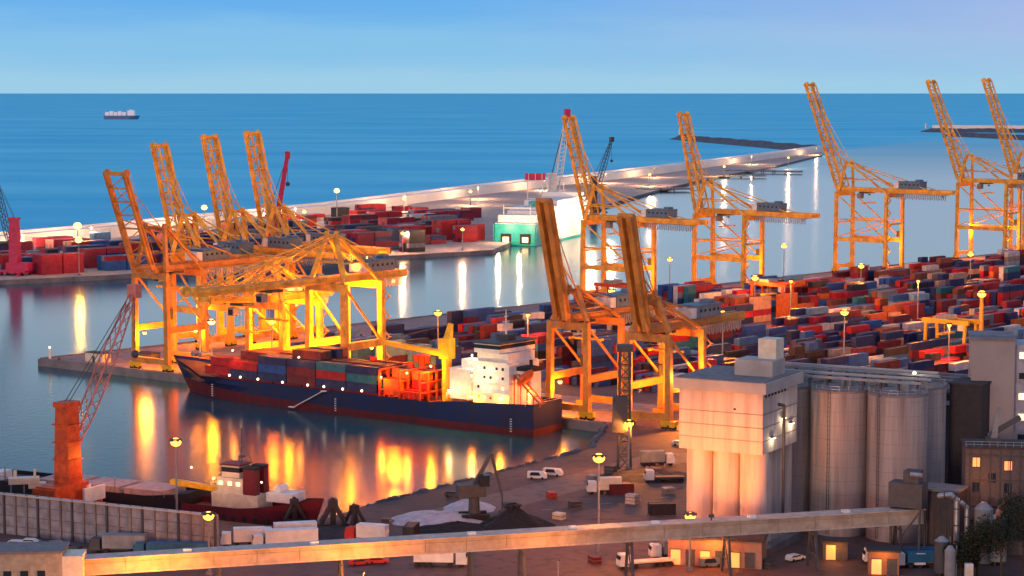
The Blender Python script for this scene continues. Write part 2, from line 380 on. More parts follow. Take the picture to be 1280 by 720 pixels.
breakwater(P(1150, 164.5, WZ), P(1440, 166, WZ), 55, 10, 'far pale topped breakwater on the right near the horizon', 9)
breakwater(P(1185, 169, WZ), P(1420, 181, WZ), 40, 9, 'low dark breakwater in front of the pale topped one')
# small jetties at the mole
def jetty(a, b, wid, label):
    t = thing('jetty', label, 'jetty', (a.x, a.y, 0), math.atan2(b.y - a.y, b.x - a.x)); Ln = (b - a).length
    MB().box((Ln / 2, 0, 0), (Ln, wid, 1.6)).build('deck', CONCD, t)
    mb = MB()
    for i in range(int(Ln / 14)): mb.tube((i * 14 + 5, wid * .4, -6), (i * 14 + 5, wid * .4, 1.6), .6, n=6); mb.tube((i * 14 + 5, -wid * .4, -6), (i * 14 + 5, -wid * .4, 1.6), .6, n=6)
    mb.build('piles', DGREY, t)
jetty(P(800, 236), P(862, 235), 22, 'short dark jetty beside the cargo quay of the mole')
jetty(P(860, 219), P(957, 219), 16, 'long thin jetty off the middle of the mole')
jetty(P(905, 213), P(1002, 214), 20, 'outermost jetty off the mole with a lone post')

# ------------------------------------------------------------------ hulls
def loft(L, B, zd, boot, bow=.2, stern=.12, rake=6, bul=.9, wl_bow=.30, n=28, sw=.78, draft=2):
    """x from 0 (stern) to L (bow); z=0 waterline. zd(t) deck height, boot(t) top of the red band"""
    mb = MB(); st = [i / n for i in range(n + 1)]; rings = []
    for t in st:
        def hb(bl, e):
            v = 1.0
            if t > 1 - bl: v = max(0.0, 1 - ((t - 1 + bl) / bl) ** e)
            if t < stern: v *= sw + (1 - sw) * math.sin(t / stern * math.pi / 2)
            return v * B / 2
        d = zd(t) + bul; bt = boot(t); zs = [-draft, 0, bt, bt + (d - bt) * .5, d]
        ws = [hb(wl_bow, 1.7) * .96, hb(wl_bow, 1.8), hb(wl_bow * .9 + bow * .1, 1.9), hb((wl_bow + bow) / 2, 2.1), hb(bow, 2.4)]
        ring = []
        for z, h in zip(zs, ws):
            f = max(0, (t - .7) / .3) ** 2; x = t * L + rake * (z / zd(1)) * f - rake * f * .0
            ring.append((x, max(h, .15), z))
        rings.append(ring)
    K = 5; vs = []
    for r in rings:
        vs += [(x, -y, z) for x, y, z in r] + [(x, y, z) for x, y, z in r]
    fs = []; mi = []
    for i in range(n):
        a = i * 2 * K; b = (i + 1) * 2 * K
        for k in range(K - 1):
            fs.append((a + k, b + k, b + k + 1, a + k + 1)); mi.append(0 if k < 2 else 1)
            fs.append((a + K + k + 1, b + K + k + 1, b + K + k, a + K + k)); mi.append(0 if k < 2 else 1)
        fs.append((a, a + K, b + K, b)); mi.append(0)
    for k in range(K - 1): fs.append((k, k + 1, K + k + 1, K + k)); mi.append(0 if k < 2 else 1)
    e = n * 2 * K
    for k in range(K - 1): fs.append((e + k + 1, e + k, e + K + k, e + K + k + 1)); mi.append(0 if k < 2 else 1)
    mb.v = vs; mb.f = [list(f) for f in fs]; mb.m = mi
    dk = MB(); vs = []
    for t, r in zip(st, rings):
        x, y, z = r[-1]; vs += [(x - .2 * (t > .9), -max(.05, y - .1), z - bul), (x - .2 * (t > .9), max(.05, y - .1), z - bul)]
    dk.v = vs; dk.f = [[2 * i, 2 * i + 2, 2 * i + 3, 2 * i + 1] for i in range(n)]; dk.m = [0] * n
    return mb, dk

# ------------------------------------------------------------------ container tools
CC = {
 'red': (.44, .014, .018), 'crimson': (.30, .010, .035), 'maroon': (.13, .012, .022), 'rust brown': (.26, .07, .03),
 'dark blue': (.012, .026, .11), 'blue': (.015, .085, .30), 'pale blue': (.12, .26, .42), 'teal': (.02, .16, .20),
 'white': (.62, .58, .55), 'orange': (.62, .14, .02), 'grey': (.20, .19, .22), 'tan': (.46, .28, .19), 'green': (.03, .12, .05), 'black': (.02, .018, .03), 'yellow': (.65, .40, .03)}
CN = list(CC); CMAT = {k: mat('container_' + k.replace(' ', '_'), c, .5, stripe=1.1, scale=.5, var=.2) for k, c in CC.items()}
_cp = {}
def cont_mesh(L, cn):
    key = (L, cn)
    if key not in _cp:
        mb = MB(); H = 2.55; Wd = 2.42
        mb.box((0, 0, H / 2), (L - .16, Wd - .1, H - .14))
        for x in (-L / 2 + .08, L / 2 - .08):
            for y in (-1, 1): mb.box((x, y * (Wd / 2 - .06), H / 2), (.16, .12, H))
        for y in (-1, 1):
            for z in (.07, H - .07): mb.box((0, y * (Wd / 2 - .05), z), (L - .34, .1, .14))
            k = int(L / 1.2)
            for i in range(k): mb.box((-L / 2 + (i + .5) * L / k, y * (Wd / 2 - .03), H / 2), (.5, .05, H - .34))
        me = mb.build('tmp', CMAT[cn]); m1 = me.data; bpy.data.objects.remove(me)
        mb = MB(); x = L / 2 + .01
        for y in (-.56, .56): mb.box((x, y, H / 2), (.06, 1.04, H - .32))
        for y in (-.9, -.3, .3, .9): mb.tube((x + .06, y, .2), (x + .06, y, H - .2), .035, n=5, mi=1)
        me = mb.build('tmp', [CMAT[cn], GALV]); m2 = me.data; bpy.data.objects.remove(me)
        _cp[key] = (m1, m2)
    return _cp[key]
def container(loc, rz, L, cn, label, group):
    m1, m2 = cont_mesh(L, cn)
    o = bpy.data.objects.new('shipping_container', m1); col.objects.link(o); o.location = loc; o.rotation_euler = (0, 0, rz)
    tag(o, label, 'container', group)
    d = bpy.data.objects.new('door', m2); col.objects.link(d); d.parent = o
    return o
def ordn(i):
    s = 'th' if 10 <= i % 100 <= 20 else {1: 'st', 2: 'nd', 3: 'rd'}.get(i % 10, 'th'); return f'{i}{s}'

# ------------------------------------------------------------------ ship-to-shore cranes
def sts(px_or_loc, heading, label, H=36, G=18, Wd=15, Lb=45, Rr=34, ang=76, style='box', m=ORANGE, apex=15, lit=(), bw=5.2, th=1.0, lit_w=14000, bd=2.2, group='gantry cranes along the terminal quays'):
    t = thing('gantry_crane', label, 'gantry crane', px_or_loc, heading, group)
    hw = Wd / 2; hg = bw / 2 - .6
    pz = H * .42
    for x in (0, -G):
        for y in (-hw, hw):
            mb = MB(); mb.beam((x, y, 2.6), (x, y * .96, H), 1.7 * th, 1.5 * th, w2=1.45 * th)
            lg = mb.build('leg', m, t)
            mb = MB(); mb.box((x, y, 1.9), (1.5, 5.2, 1.2)); 
            for i in (-1.9, -.7, .7, 1.9): mb.tube((x - .5, y + i, .65), (x + .5, y + i, .65), .55, n=8, mi=1)
            for i in (-1.3, 1.3): mb.box((x, y + i, 1.05), (1.1, 1.9, .7))
            mb.build('bogie', [YELLOW, BLACK], lg)
        MB().beam((x, -hw + .8, 3.4), (x, hw - .8, 3.4), 1.2 * th, 1.7 * th).build('sill_beam', m, t)
        MB().beam((x, -hw + .7, H - 1.2), (x, hw - .7, H - 1.2), 1.3 * th, 1.9 * th).build('cross_beam', m, t)
        if style == 'lattice':
            MB().beam((x, -hw + .7, H * .62), (x, hw - .7, H * .62), .7, .8).build('cross_beam', m, t)
    for y in (-hw, hw):
        MB().beam((-.8, y * .985, pz), (-G + .8, y * .985, pz), 1.2 * th, 1.8 * th).build('portal_beam', m, t)
        MB().tube((-.8, y * .97, H - 1.5), (-G + .8, y * .97, pz + 1.2), .34 * th, n=8).build('diagonal_brace', m, t)
        if style == 'lattice':
            MB().tube((-.8, y * .97, pz + 1), (-G + .8, y * .97, H * .66), .28, n=6).build('diagonal_brace', m, t)
            MB().beam((-.8, y * .98, H * .66), (-G + .8, y * .98, H * .66), .6, .7).build('portal_beam', m, t)
    # girder
    gl = G + Rr; mb = MB()
    for y in (-hg, hg): mb.beam((2.5, y, H + 1.1), (-gl, y, H + 1.1), 1.1 * th, bd)
    n = int(gl / 7)
    for i in range(n + 1): x = 2 - i * (gl + 1.4) / n; mb.beam((x, -hg + .5, H + 1.6), (x, hg - .5, H + 1.6), .5, .7)
    mb.build('girder', m, t)
    mb = MB()
    for y in (-hg - 1.5, hg + 1.5):
        mb.box(((2 - gl) / 2, y - math.copysign(.35, y), H + .3), (gl, .8, .1))
        for zz in (.8, 1.35): mb.beam((2, y, H + zz), (-gl, y, H + zz), .09)
        for i in range(int(gl / 3)): mb.beam((2 - i * 3, y, H + .3), (2 - i * 3, y, H + 1.35), .09)
    mb.build('walkway', m, t)
    # A frame
    az = H + apex; mb = MB()
    for s in (-1, 1):
        mb.beam((-.5, s * hw * .93, H + .2), (-2.5, s * hg, az), 1.1 * th, 1.1 * th)
        mb.beam((-G + .5, s * hw * .9, H + .2), (-4, s * hg, az), .8 * th, .7 * th)
        mb.beam((-1.2, s * (hw * .93 * .6 + hg * .4), H + apex * .42), (-G * .55, s * (hw * .5 + hg * .5), H + apex * .42), .45, .45)
    mb.beam((-2.5, -hg, az), (-2.5, hg, az), 1.0, 1.1); mb.beam((-1.3, -hw * .65, H + apex * .45), (-1.3, hw * .65, H + apex * .45), .6, .7)
    for s in (-1, 1): mb.tube((-2.6, s * hg - .4, az + .8), (-2.6, s * hg + .4, az + .8), .8, n=10)
    mb.build('a_frame', m, t)
    for s in (-1, 1):
        MB().tube((-3, s * hg, az), (-(G + Rr * .62), s * hg, H + 2.2), .22 * th, n=6).build('tie_bar', m, t)
        MB().tube((-3, s * hg, az - 1), (-(G + 2), s * hg, H + 2.2), .22 * th, n=6).build('tie_bar', m, t)
    # boom
    a = R(ang); hx, hz = 3.0, H + 1.1; d = Vector((math.cos(a), 0, math.sin(a))); nn = Vector((-math.sin(a), 0, math.cos(a)))
    o = Vector((hx, 0, hz)); mb = MB(); Y = Vector((0, 1, 0))
    if style == 'solid':
        for s in (-1, 1): mb.beam(o + Y * s * hg, o + d * Lb + Y * s * hg, 1.5, bd * 1.25)
        k = int(Lb / 1.0)
        mb.beam(o + d * 2 + nn * .6, o + d * (Lb - .3) + nn * .6, 2 * hg - 1.4, .3)
        for i in range(int(Lb / 5)): mb.beam(o + d * (i * 5 + 1) + nn * 1.1 - Y * hg, o + d * (i * 5 + 1) + nn * 1.1 + Y * hg, .5, .4)
    else:
        for s in (-1, 1):
            mb.beam(o + Y * s * hg, o + d * Lb + Y * s * hg, .95 * th, bd * (.9 if style == 'box' else .55))
            if style == 'lattice': mb.beam(o + Y * s * hg * .8 + nn * 4.4, o + d * (Lb - 1) + Y * s * hg * .8 + nn * 2.6, .6, .6)
        k = int(Lb / 4.5)
        for i in range(k + 1):
            q = o + d * (.4 + i * (Lb - .8) / k); mb.beam(q - Y * (hg - .4), q + Y * (hg - .4), .5, .6)
            if style == 'lattice':
                for s in (-1, 1): mb.beam(q + Y * s * hg, q + Y * s * hg * .8 + nn * (4.4 - 1.8 * i / k), .25)
                mb.beam(q - Y * hg * .8 + nn * (4.4 - 1.8 * i / k), q + Y * hg * .8 + nn * (4.4 - 1.8 * i / k), .25)
            if i < k:
                q2 = o + d * (.4 + (i + 1) * (Lb - .8) / k); mb.beam(q - Y * hg, q2 + Y * hg, .28)
                if style == 'lattice':
                    for s in (-1, 1): mb.beam(q + Y * s * hg, q2 + Y * s * hg * .8 + nn * (4.4 - 1.8 * (i + 1) / k), .22)
    tip = o + d * Lb
    mb.beam(tip - Y * (hg + 1), tip + Y * (hg + 1), 1.1, 1.4)
    if style != 'solid':
        for s in (-1, 1): mb.tube(tip + Y * (s * hg - .4) + nn * .8, tip + Y * (s * hg + .4) + nn * .8, 1.3, n=12)
    bm = mb.build('boom', m, t)
    mb = MB()
    for s in (-1, 1):
        y = s * (hg + 1.3)
        mb.beam(o + d * 2 + Y * y + nn * 1.3, tip - d + Y * y + nn * 1.3, .09); mb.beam(o + d * 2 + Y * y * .9, tip - d + Y * y * .9, .7, .1)
        for i in range(int(Lb / 4)): mb.beam(o + d * (2 + i * 4) + Y * y, o + d * (2 + i * 4) + Y * y + nn * 1.3, .08)
    mb.build('walkway', m, bm)
    apx = Vector((-2.5, 0, az))
    for s in (-1, 1):
        if ang < 20:
            MB().tube(apx + Y * s * hg, o + d * Lb * .55 + Y * s * hg + nn, .22 * th, n=6).build('tie_bar', m, t)
            MB().tube(apx + Y * s * hg, o + d * Lb * .95 + Y * s * hg + nn, .22 * th, n=6).build('tie_bar', m, t)
        else:
            MB().tube(apx + Y * s * hg, o + d * Lb * .5 + Y * s * hg * .8 + nn * 1.0, .2 * th, n=6).build('tie_bar', m, t)
            MB().tube(apx + Y * s * hg * .7, o + d * Lb * .86 + Y * s * hg * .7 + nn * 1.0, .16, n=6).build('tie_bar', m, t)
    # machinery house
    mx = -(G + Rr * .30); mb = MB(); mb.box((mx, 0, H + 4.3), (13, 6.4, 3.6)); mb.box((mx, 0, H + 6.2), (13.6, 7, .25)); mb.box((mx - 4, 0, H + 6.8), (3, 3, 1))
    for i in range(5): mb.box((mx - 5 + i * 2.4, -3.23, H + 4.6), (.9, .08, .8), mi=1); mb.box((mx - 5 + i * 2.4, 3.23, H + 4.6), (.9, .08, .8), mi=1)
    mh = mb.build('machinery_house', [STEELB, GLASSD], t)
    MB().box((mx + 8.0, 0, H + 4.1), (2.8, 5.8, 3)).build('electrical_cabin', WHITE, t)
    # trolley, cab, spreader
    tx = -G * .45 if ang > 20 else Lb * .45; tz = H - .3 if ang > 20 else hz + math.tan(a) * (tx - hx) - 1.6
    mb = MB(); mb.box((tx, 0, tz), (5, bw + .6, .8)); mb.build('trolley', DGREY, t)
    mb = MB(); mb.box((tx + 4, 0, tz - 2), (2.6, 2.4, 2.6)); mb.box((tx + 5.35, 0, tz - 2.2), (.1, 2, 1.8), mi=1); mb.build('operator_cab', [GREY, GLASSD], t)
    sz = tz - (9 if ang < 20 else 5.5); mb = MB(); mb.box((tx - 1, 0, sz), (2.4, 6.5, .5)); mb.box((tx - 1, -5.3, sz - .1), (2.2, .5, .7)); mb.box((tx - 1, 5.3, sz - .1), (2.2, .5, .7)); mb.box((tx - 1, 0, sz), (.5, 11, .35))
    for y in (-1.5, 1.5): mb.tube((tx - 1, y, sz), (tx - 1, y, tz), .07, n=5)
    mb.build('spreader', YELLOW, t)
    # festoon loops under the rear girder
    mb = MB(); k = int(Rr * .8)
    for i in range(k):
        x = -G - 4 - i * (Rr - 6) / k; mb.beam((x, hg + .9, H), (x + .3, hg + .9, H - 2.6 - (i % 2) * .4), .16, .5)
    mb.beam((-G - 3, hg + .9, H - .1), (-G - Rr + 1, hg + .9, H - .1), .25)
    mb.build('festoon_cable', GALV, t)
    # stairs and lift on a landside leg
    mb = MB(); z = 3; i = 0; y0 = hw
    while z < H - 3:
        s = 1 if i % 2 else -1; mb.beam((-G - 1.6, y0 - s * 1.8, z), (-G - 1.6, y0 + s * 1.8, z + 3.3), .7, .2); mb.box((-G - 1.6, y0 + s * 2.1, z + 3.35), (.9, .9, .12)); z += 3.3; i += 1
    mb.build('stairs', m, t)
    mb = MB(); mb.box((-G + 1.9, -hw, pz + 3), (2.2, 2.0, 3)); mb.build('lift_cabin', DGREY, t)
    # floodlights
    fl = [(-1.5, -hw * .6, pz - 1.2), (-G + 1.5, hw * .6, pz - 1.2), (-G - Rr * .8, 0, H - 1), (-G / 2, 0, H - 1.4)]
    for i, p in enumerate(fl):
        on = i in lit
        mb = MB(); mb.box(p, (1.1, 1.1, .5)); mb.ball((p[0], p[1], p[2] - .5), .62 if on else .3, mi=1)
        f = mb.build('floodlight', [DGREY, GLOWY if on else GALV], t)
        if on: lamp((p[0], p[1], p[2] - 1.5), lit_w * 1.3, (1, .26, .006), 2.0, f)
    return t
hw_ = math.atan2(W.y, W.x); hq_ = math.atan2(NQ.y, NQ.x)
G1 = 'gantry cranes along the terminal quays'
sts(on_far(230), hw_, 'leftmost of three pale orange gantry cranes with raised booms behind the lit crane', H=34, Lb=41.5, ang=73, lit=(0,), Wd=14, Rr=40, style='lattice', bw=6.8, th=1.3)
sts(on_far(291), hw_, 'middle of three close set cranes with raised booms behind the lit crane', H=34.5, Lb=43.5, ang=75, lit=(1,), Wd=14, Rr=42, style='lattice', bw=6.8, th=1.3)
sts(on_far(343), hw_, 'third close set crane with raised boom, beside the magenta boom', H=35, Lb=44, ang=76, lit=(1, 2), Wd=14, Rr=44, style='lattice', bw=6.8, th=1.3)
sts(on_q(186), hq_, 'big gantry crane on the pier tip with an open twin beam boom raised upright', H=34, Lb=35, ang=70, lit=(0, 1), Wd=16, Rr=36, G=18, bw=10.5, m=ORANGE_D, th=1.15)
sts(on_q(407), hq_, 'floodlit yellow gantry crane with boom lowered over the container ship', H=34.5, Lb=57, ang=0.2, lit=(0, 1, 2, 3), Wd=15.5, Rr=19, G=18, m=ORANGE, th=1.3, lit_w=36000)
sts(on_q(330), hq_, 'short gantry crane above the ship bow between the upright boom and the floodlit crane', H=27, Lb=24, ang=4, lit=(0, 1, 3), Wd=15.5, Rr=12, G=18, m=ORANGE, th=1.15, apex=12, lit_w=16000)
sts(on_q(711), hq_, 'dark orange crane at the ship stern with a thick slab boom raised', H=28.5, Lb=36, ang=75, lit=(0,), Wd=13.5, Rr=30, G=18, m=ORANGE_D, style='solid', th=1.15, apex=9, bw=4.2)
sts(on_q(812), hq_, 'dark orange slab boomed crane behind the white silo tower', H=27, Lb=34, ang=75, lit=(1,), Wd=14, Rr=32, G=18, m=ORANGE_D, style='solid', th=1.15, apex=9, bw=4.2)
sts(on_far(742), hw_, 'crane with raised boom standing right of the white ferry', H=37, G=30, Lb=47, ang=74, lit=(1,), Wd=15, Rr=34, style='lattice', bw=7.0, th=1.2)
sts(on_far(880), hw_, 'crane with raised boom whose rear girder reaches over the lit water lamp', H=36.5, G=30, Lb=48, ang=77, lit=(1,), Wd=15, Rr=36, style='lattice', bw=7.0, th=1.2)
sts(on_far(1056), hw_, 'tall crane with leaning boom over the middle of the red container yard', H=43, G=31, Lb=59, ang=69, lit=(1,), Wd=16, Rr=36, style='lattice', bw=7.0, th=1.15)
sts(on_far(1206), hw_, 'tall crane with leaning boom second from the right edge', H=44, G=31, Lb=60, ang=69, lit=(0, 1), Wd=16, Rr=36, style='lattice', bw=7.0, th=1.15)
sts(on_far(1273), hw_, 'tall crane with leaning boom at the right edge of the view', H=44, G=31, Lb=61, ang=70, lit=(1,), Wd=16, Rr=36, style='lattice', bw=7.0, th=1.15)

# ------------------------------------------------------------------ light masts
def mast(p, h, label, power=16000, n=6, m=GALV, post=.28, head=1.0, colr=SOD, glow=GLOW, group='sodium light masts'):
    t = thing('light_mast', label, 'light mast', (p[0], p[1], p[2] if len(p) > 2 else 0), 0, group)
    MB().tube((0, 0, 0), (0, 0, h), post, post * .55, n=8).build('pole', m, t)
    MB().box((0, 0, .35), (1.2, 1.2, .7)).build('base_plinth', CONCD, t)
    mb = MB(); mb.tube((0, 0, h), (0, 0, h + .35), head * .9, head * .9, n=12)
    for i in range(n):
        a = 2 * math.pi * i / n; mb.box((math.cos(a) * head, math.sin(a) * head, h), (.5, .5, .4), a)
    hd = mb.build('lamp_head', DGREY, t)
    mb = MB()
    mb.ball((0, 0, h - .45), head * .95, 14, 8, sz=.8)
    mb.build('lamp', glow, hd)
    lamp((0, 0, h - .9), power, colr, head * .8, hd); return t
def mz(px, py, z): return PD(px, F * (CAMZ - z) / (py - 116), 0)
KG = 'sodium light masts'
mast(mz(547, 390, 19), 19, 'light mast rising behind the ship jib at the blue containers', 50000, head=1.3)
mast(mz(1058, 389, 21), 21, 'lit mast beside the yellow straddle machine in the yard', 90000, head=1.4)
mast(mz(1230, 366, 24), 24, 'thick orange lit mast near the right edge of the yard', 108000, head=1.6, m=ORANGE, post=1.1)
mast(mz(765, 362, 20), 20, 'lit mast between the legs of the crane right of the ferry', 75600, head=1.3)
mast(on_far(838, 2), 15.5, 'lit quay mast standing against the water left of the jetty lamp', 20000, head=1.3)
mast(on_far(981, 2), 17, 'lit quay mast against the water between two pairs of cranes', 72000, head=1.5)
mast(mz(945, 346, 17), 17, 'lit mast at the landside foot of the crane left of the tallest ones', 90000, head=1.5)
mast(mz(1078, 331, 17), 17, 'lit mast under the tall crane in the middle of the yard', 90000, head=1.4)
mast(mz(1215, 316, 17), 17, 'lit mast under the tall crane second from the right', 90000, head=1.5)
mast(PD(215, 458), 18, 'slim lit post behind the grey panelled wall beside the tug', 26000, head=1.25)
mast(PD(255, 405), 12.2, 'low lit post in front of the grey wall end', 18000, head=1.15)
mast(P(788, 592), 12.5, 'lit post beside the dark lattice tower', 60000, head=1.2)
mast(PD(750, 423), 20.6, 'tall slim lit post on the open ground left of the silo tower', 110000, head=1.3)
mast(PD(866, 408.5), 11.4, 'bright lit post close to the white silo tower', 34000, head=1.1, colr=(1, .16, .014))
# extra masts added to give the yard its even sodium light
for k, (px, py, z, lb) in enumerate(((905, 388, 20, 'added mast among the blue containers behind the slab boomed crane'), (1150, 350, 20, 'added mast in the red rows under the tallest cranes'), (990, 350, 20, 'added mast in the red rows left of the white trailer row'), (660, 392, 19, 'added mast among containers behind the ship bridge'), (1190, 405, 18, 'added mast above the white containers near the grey block'), (860, 470, 15, 'added mast behind the roof of the silo tower'))):
    mast(mz(px, py, z), z, lb, 130000, head=.7)
# lamps along the mole
for k, (px, py, h, lb) in enumerate(((96, 281, 16, 'mole lamp left of the upright crane boom'), (255, 258, 16, 'mole lamp between the second and third raised booms'), (380, 263, 13, 'mole lamp right of the magenta boom'), (421, 237, 24, 'tall mole lamp above the red and black containers'), (505, 247, 14, 'mole lamp over the middle of the far container pier'), (588, 238, 12, 'mole lamp left of the white ferry'), (905, 207, 12, 'mole lamp right of the upright lattice booms'), (985, 196, 12, 'mole lamp near the tip of the sea wall'), (812, 217, 12, 'mole lamp between the two upright booms'))):
    D = F * (CAMZ - h) / (py - 116); p = PD(px, D)
    big = {96: 2.6, 421: 2.2, 255: 2.2}.get(px, 1.5)
    mast(p, h, lb, 300000 if px > 560 else 220000, head=big, colr=(1, .55, .25), glow=GLOWY, group='lamps along the mole', post=.4)
mast(PD(262, 693), 19, 'powerful yellow floodlight mast on the pier beside the ship bow', 38000, head=1.3, colr=(1, .30, .004), glow=GLOWY)
mast(PD(338, 668), 22, 'powerful orange floodlight mast between the crane legs at the ship bow', 40000, head=1.3, colr=(1, .13, .004))
mast(P(97, 344), 19, 'floodlight mast on the far pier left of the upright crane boom', 90000, head=2.0, colr=(1, .50, .04), glow=GLOWY, group='floodlight masts on the far pier')
mast(P(503, 315), 12, 'floodlight mast on the far pier edge under the middle mole lamp', 90000, head=1.2, colr=(1, .50, .22), glow=GLOWY, group='floodlight masts on the far pier')
mast(P(578, 312), 13, 'floodlight mast on the far pier edge left of the ferry stern', 90000, head=1.2, colr=(1, .50, .22), glow=GLOWY, group='floodlight masts on the far pier')
for k, c in enumerate(crest):  # small lamps added along the wall to brighten its white face
    if 0 < pix(c)[0] < 800 or k % 3 == 0 and pix(c)[0] < 1040: mast((c.x, c.y, 0), 11, f'added short lamp at the foot of the white sea wall, {ordn(k + 1)} from the left end', 100000, head=.5, colr=(1, .55, .28), glow=GLOWY, group='short lamps added to brighten the sea wall')
# dark lattice tower near the corner of the quay
t = thing('lattice_tower', 'dark lattice tower on the quay corner left of the silo tower', 'tower', PD(782, 522), 0)
mb = MB(); hh = 30
for s in ((-1, -1), (1, -1), (1, 1), (-1, 1)): mb.beam((s[0] * 1.6, s[1] * 1.6, 0), (s[0] * 1.1, s[1] * 1.1, hh), .5)
for i in range(9):
    z = i * 3.3; 
    for a, b in (((-1.5, -1.5), (1.5, -1.5)), ((1.5, -1.5), (1.5, 1.5)), ((1.5, 1.5), (-1.5, 1.5)), ((-1.5, 1.5), (-1.5, -1.5))):
        mb.beam((a[0], a[1], z), (b[0], b[1], z + 3.3), .25); mb.beam((a[0], a[1], z), (b[0], b[1], z), .25)
mb.build('tower_frame', DGREY, t); MB().box((0, 0, hh + .8), (4.2, 4.2, 1.6)).build('platform', DGREY, t); MB().box((-1.2, -.6, 14), (3.8, 3.6, 9)).build('hopper_housing', DGREY, t)

# ------------------------------------------------------------------ container ship
SB = C0 + Q * 89 + NQ * 11.5              # bow point on the centre line
SL = 145; Sst = SB + Q * SL
srz = math.atan2(-Q.y, -Q.x)              # local +x points to the bow
ship = thing('container_ship', 'dark blue and red container ship moored along the terminal quay', 'ship', (Sst.x, Sst.y, WZ), srz)
def zd_s(t): return 6.2 + (4.2 * max(0, (t - .9) / .1) ** .5 if t > .9 else 0) + (2.2 * max(0, (.24 - t) / .24) ** .5 if t < .24 else 0)
hull, dk = loft(SL, 18, zd_s, lambda t: 2.2 + 2.4 * max(0, (t - .5) / .5) ** 1.5, bow=.14, wl_bow=.26, rake=7, stern=.1)
hull.build('hull', [BOOT, NAVY], ship); dk.build('deck', mat('red_oxide_deck', (.20, .05, .035), .7), ship)
for i in range(6):
    MB().box((SL - 20 - i * 12.2 - 6, 0, 6.9), (11.8, 15, 1.4)).build('hatch_cover', MAROON, ship)
sm = lambda s: s - 4 * min(1, s / 90)
DS = lambda s, y, z: (SL - sm(s), y, z)       # s from the bow
# superstructure  (s 117..140); local -y side? camera side is +y*?  handled symmetric
mb = MB(); mb.box(DS(134, 0, 14.2), (13, 14.5, 12)); mb.box(DS(134, 0, 21.6), (11, 13, 2.8)); mb.box(DS(133.5, 0, 24.4), (9, 17.4, 2.6))
mb.box(DS(133.5, 0, 20.35), (12.6, 15.2, .25)); mb.box(DS(134, 0, 17.3), (13.8, 15.4, .25)); mb.box(DS(134, 0, 11.3), (14.2, 16, .25)); mb.box(DS(134, 0, 14.3), (13.9, 15.5, .25))
sup = mb.build('superstructure', WHITE, ship)
mb = MB(); mb.box(DS(133.5, 0, 24.9), (9.1, 17.5, 1.1)); mb.build('bridge_windows', GLASSD, sup)
mb = MB(); mb.box(DS(133.5, 0, 26.0), (10, 18.2, .5)); mb.box(DS(134, 0, 27), (4, 4, 1.6)); mb.build('bridge_roof', DGREY, sup)
mb = MB(); mb.box(DS(121, -1, 12.6), (8, 12, 8.6)); mb.box(DS(121, -1, 17.1), (8.5, 12.6, .3)); mb.box(DS(122, 0, 18.5), (5, 5, 2.6)); mb.build('forward_deckhouse', WHITE, ship)
for yy in (-7.35, 7.35):
    for lv in (10, 13, 15.9, 18.6):
        for i in range(5):
            if rnd.random() < .75: MB().box(DS(129.5 + i * 2.2, yy, lv), (.75, .12, .8)).build('window', WINLIT2 if rnd.random() < .6 else GLASSD, sup)
for xx in (127.4,):
    for lv in (10, 13, 15.9, 18.6):
        for i in range(5): MB().box(DS(xx, -5 + i * 2.5, lv), (.12, .8, .8)).build('window', WINLIT2 if rnd.random() < .5 else GLASSD, sup)
mb = MB(); mb.box(DS(143, 1, 13), (5, 5, 10)); mb.box(DS(143, 1, 18.6), (5.4, 5.4, 1.2), mi=1); mb.tube(DS(143, 0, 18), DS(143, 0, 21), .5, n=8, mi=1); mb.build('funnel', [WHITE, BLACK], ship)
mb = MB(); mb.tube(DS(134, 0, 27.5), DS(134, 0, 35), .3, .12, n=6)
for z in (29.5, 31.5, 33): mb.box(DS(134, 0, z), (.3, 4.5 - (z - 29) * .7, .25))
mb.box(DS(134, 0, 30.5), (.5, 3, .5)); mb.build('radar_mast', WHITE, ship)
mb = MB(); mb.tube(DS(5, 0, 11), DS(5, 0, 20), .3, .15, n=6); mb.beam(DS(5, -1.2, 17), DS(5, 1.2, 17), .2); mb.build('foremast', CREAM, ship)
for s in (3.5, 7):
    MB().tube(DS(s, -2.2, 12.6), DS(s, 2.2, 12.6), .8, n=10).build('windlass', GREY, ship)
# railings round the stern and forecastle
mb = MB()
for z in (9.6, 10.2):
    for y in (-7.7, 7.7): mb.beam(DS(118, y, z), DS(148, y, z), .09)
    mb.beam(DS(149, -7, z), DS(149, 7, z), .09)
for i in range(12):
    for y in (-7.7, 7.7): mb.beam(DS(118 + i * 2.6, y, 8.6), DS(118 + i * 2.6, y, 10.2), .09)
mb.build('railing', CREAM, ship)
mb = MB()
for s_ in (20, 75, 142):
    for z_ in range(6): mb.box(DS(s_, 9.0 if s_ < 130 else 8.4, 1.2 + z_ * .7), (.7, .12, .25))
mb.build('draught_marks', WHITE, ship)
mb = MB(); mb.beam(DS(70, 9.6, 6.6), DS(58, 9.8, .9), .9, .25); mb.box(DS(57, 9.8, .8), (2.2, 1.2, .25)); mb.box(DS(70.5, 9.5, 6.8), (1.6, 1.2, .3)); mb.build('accommodation_ladder', WHITE, ship)
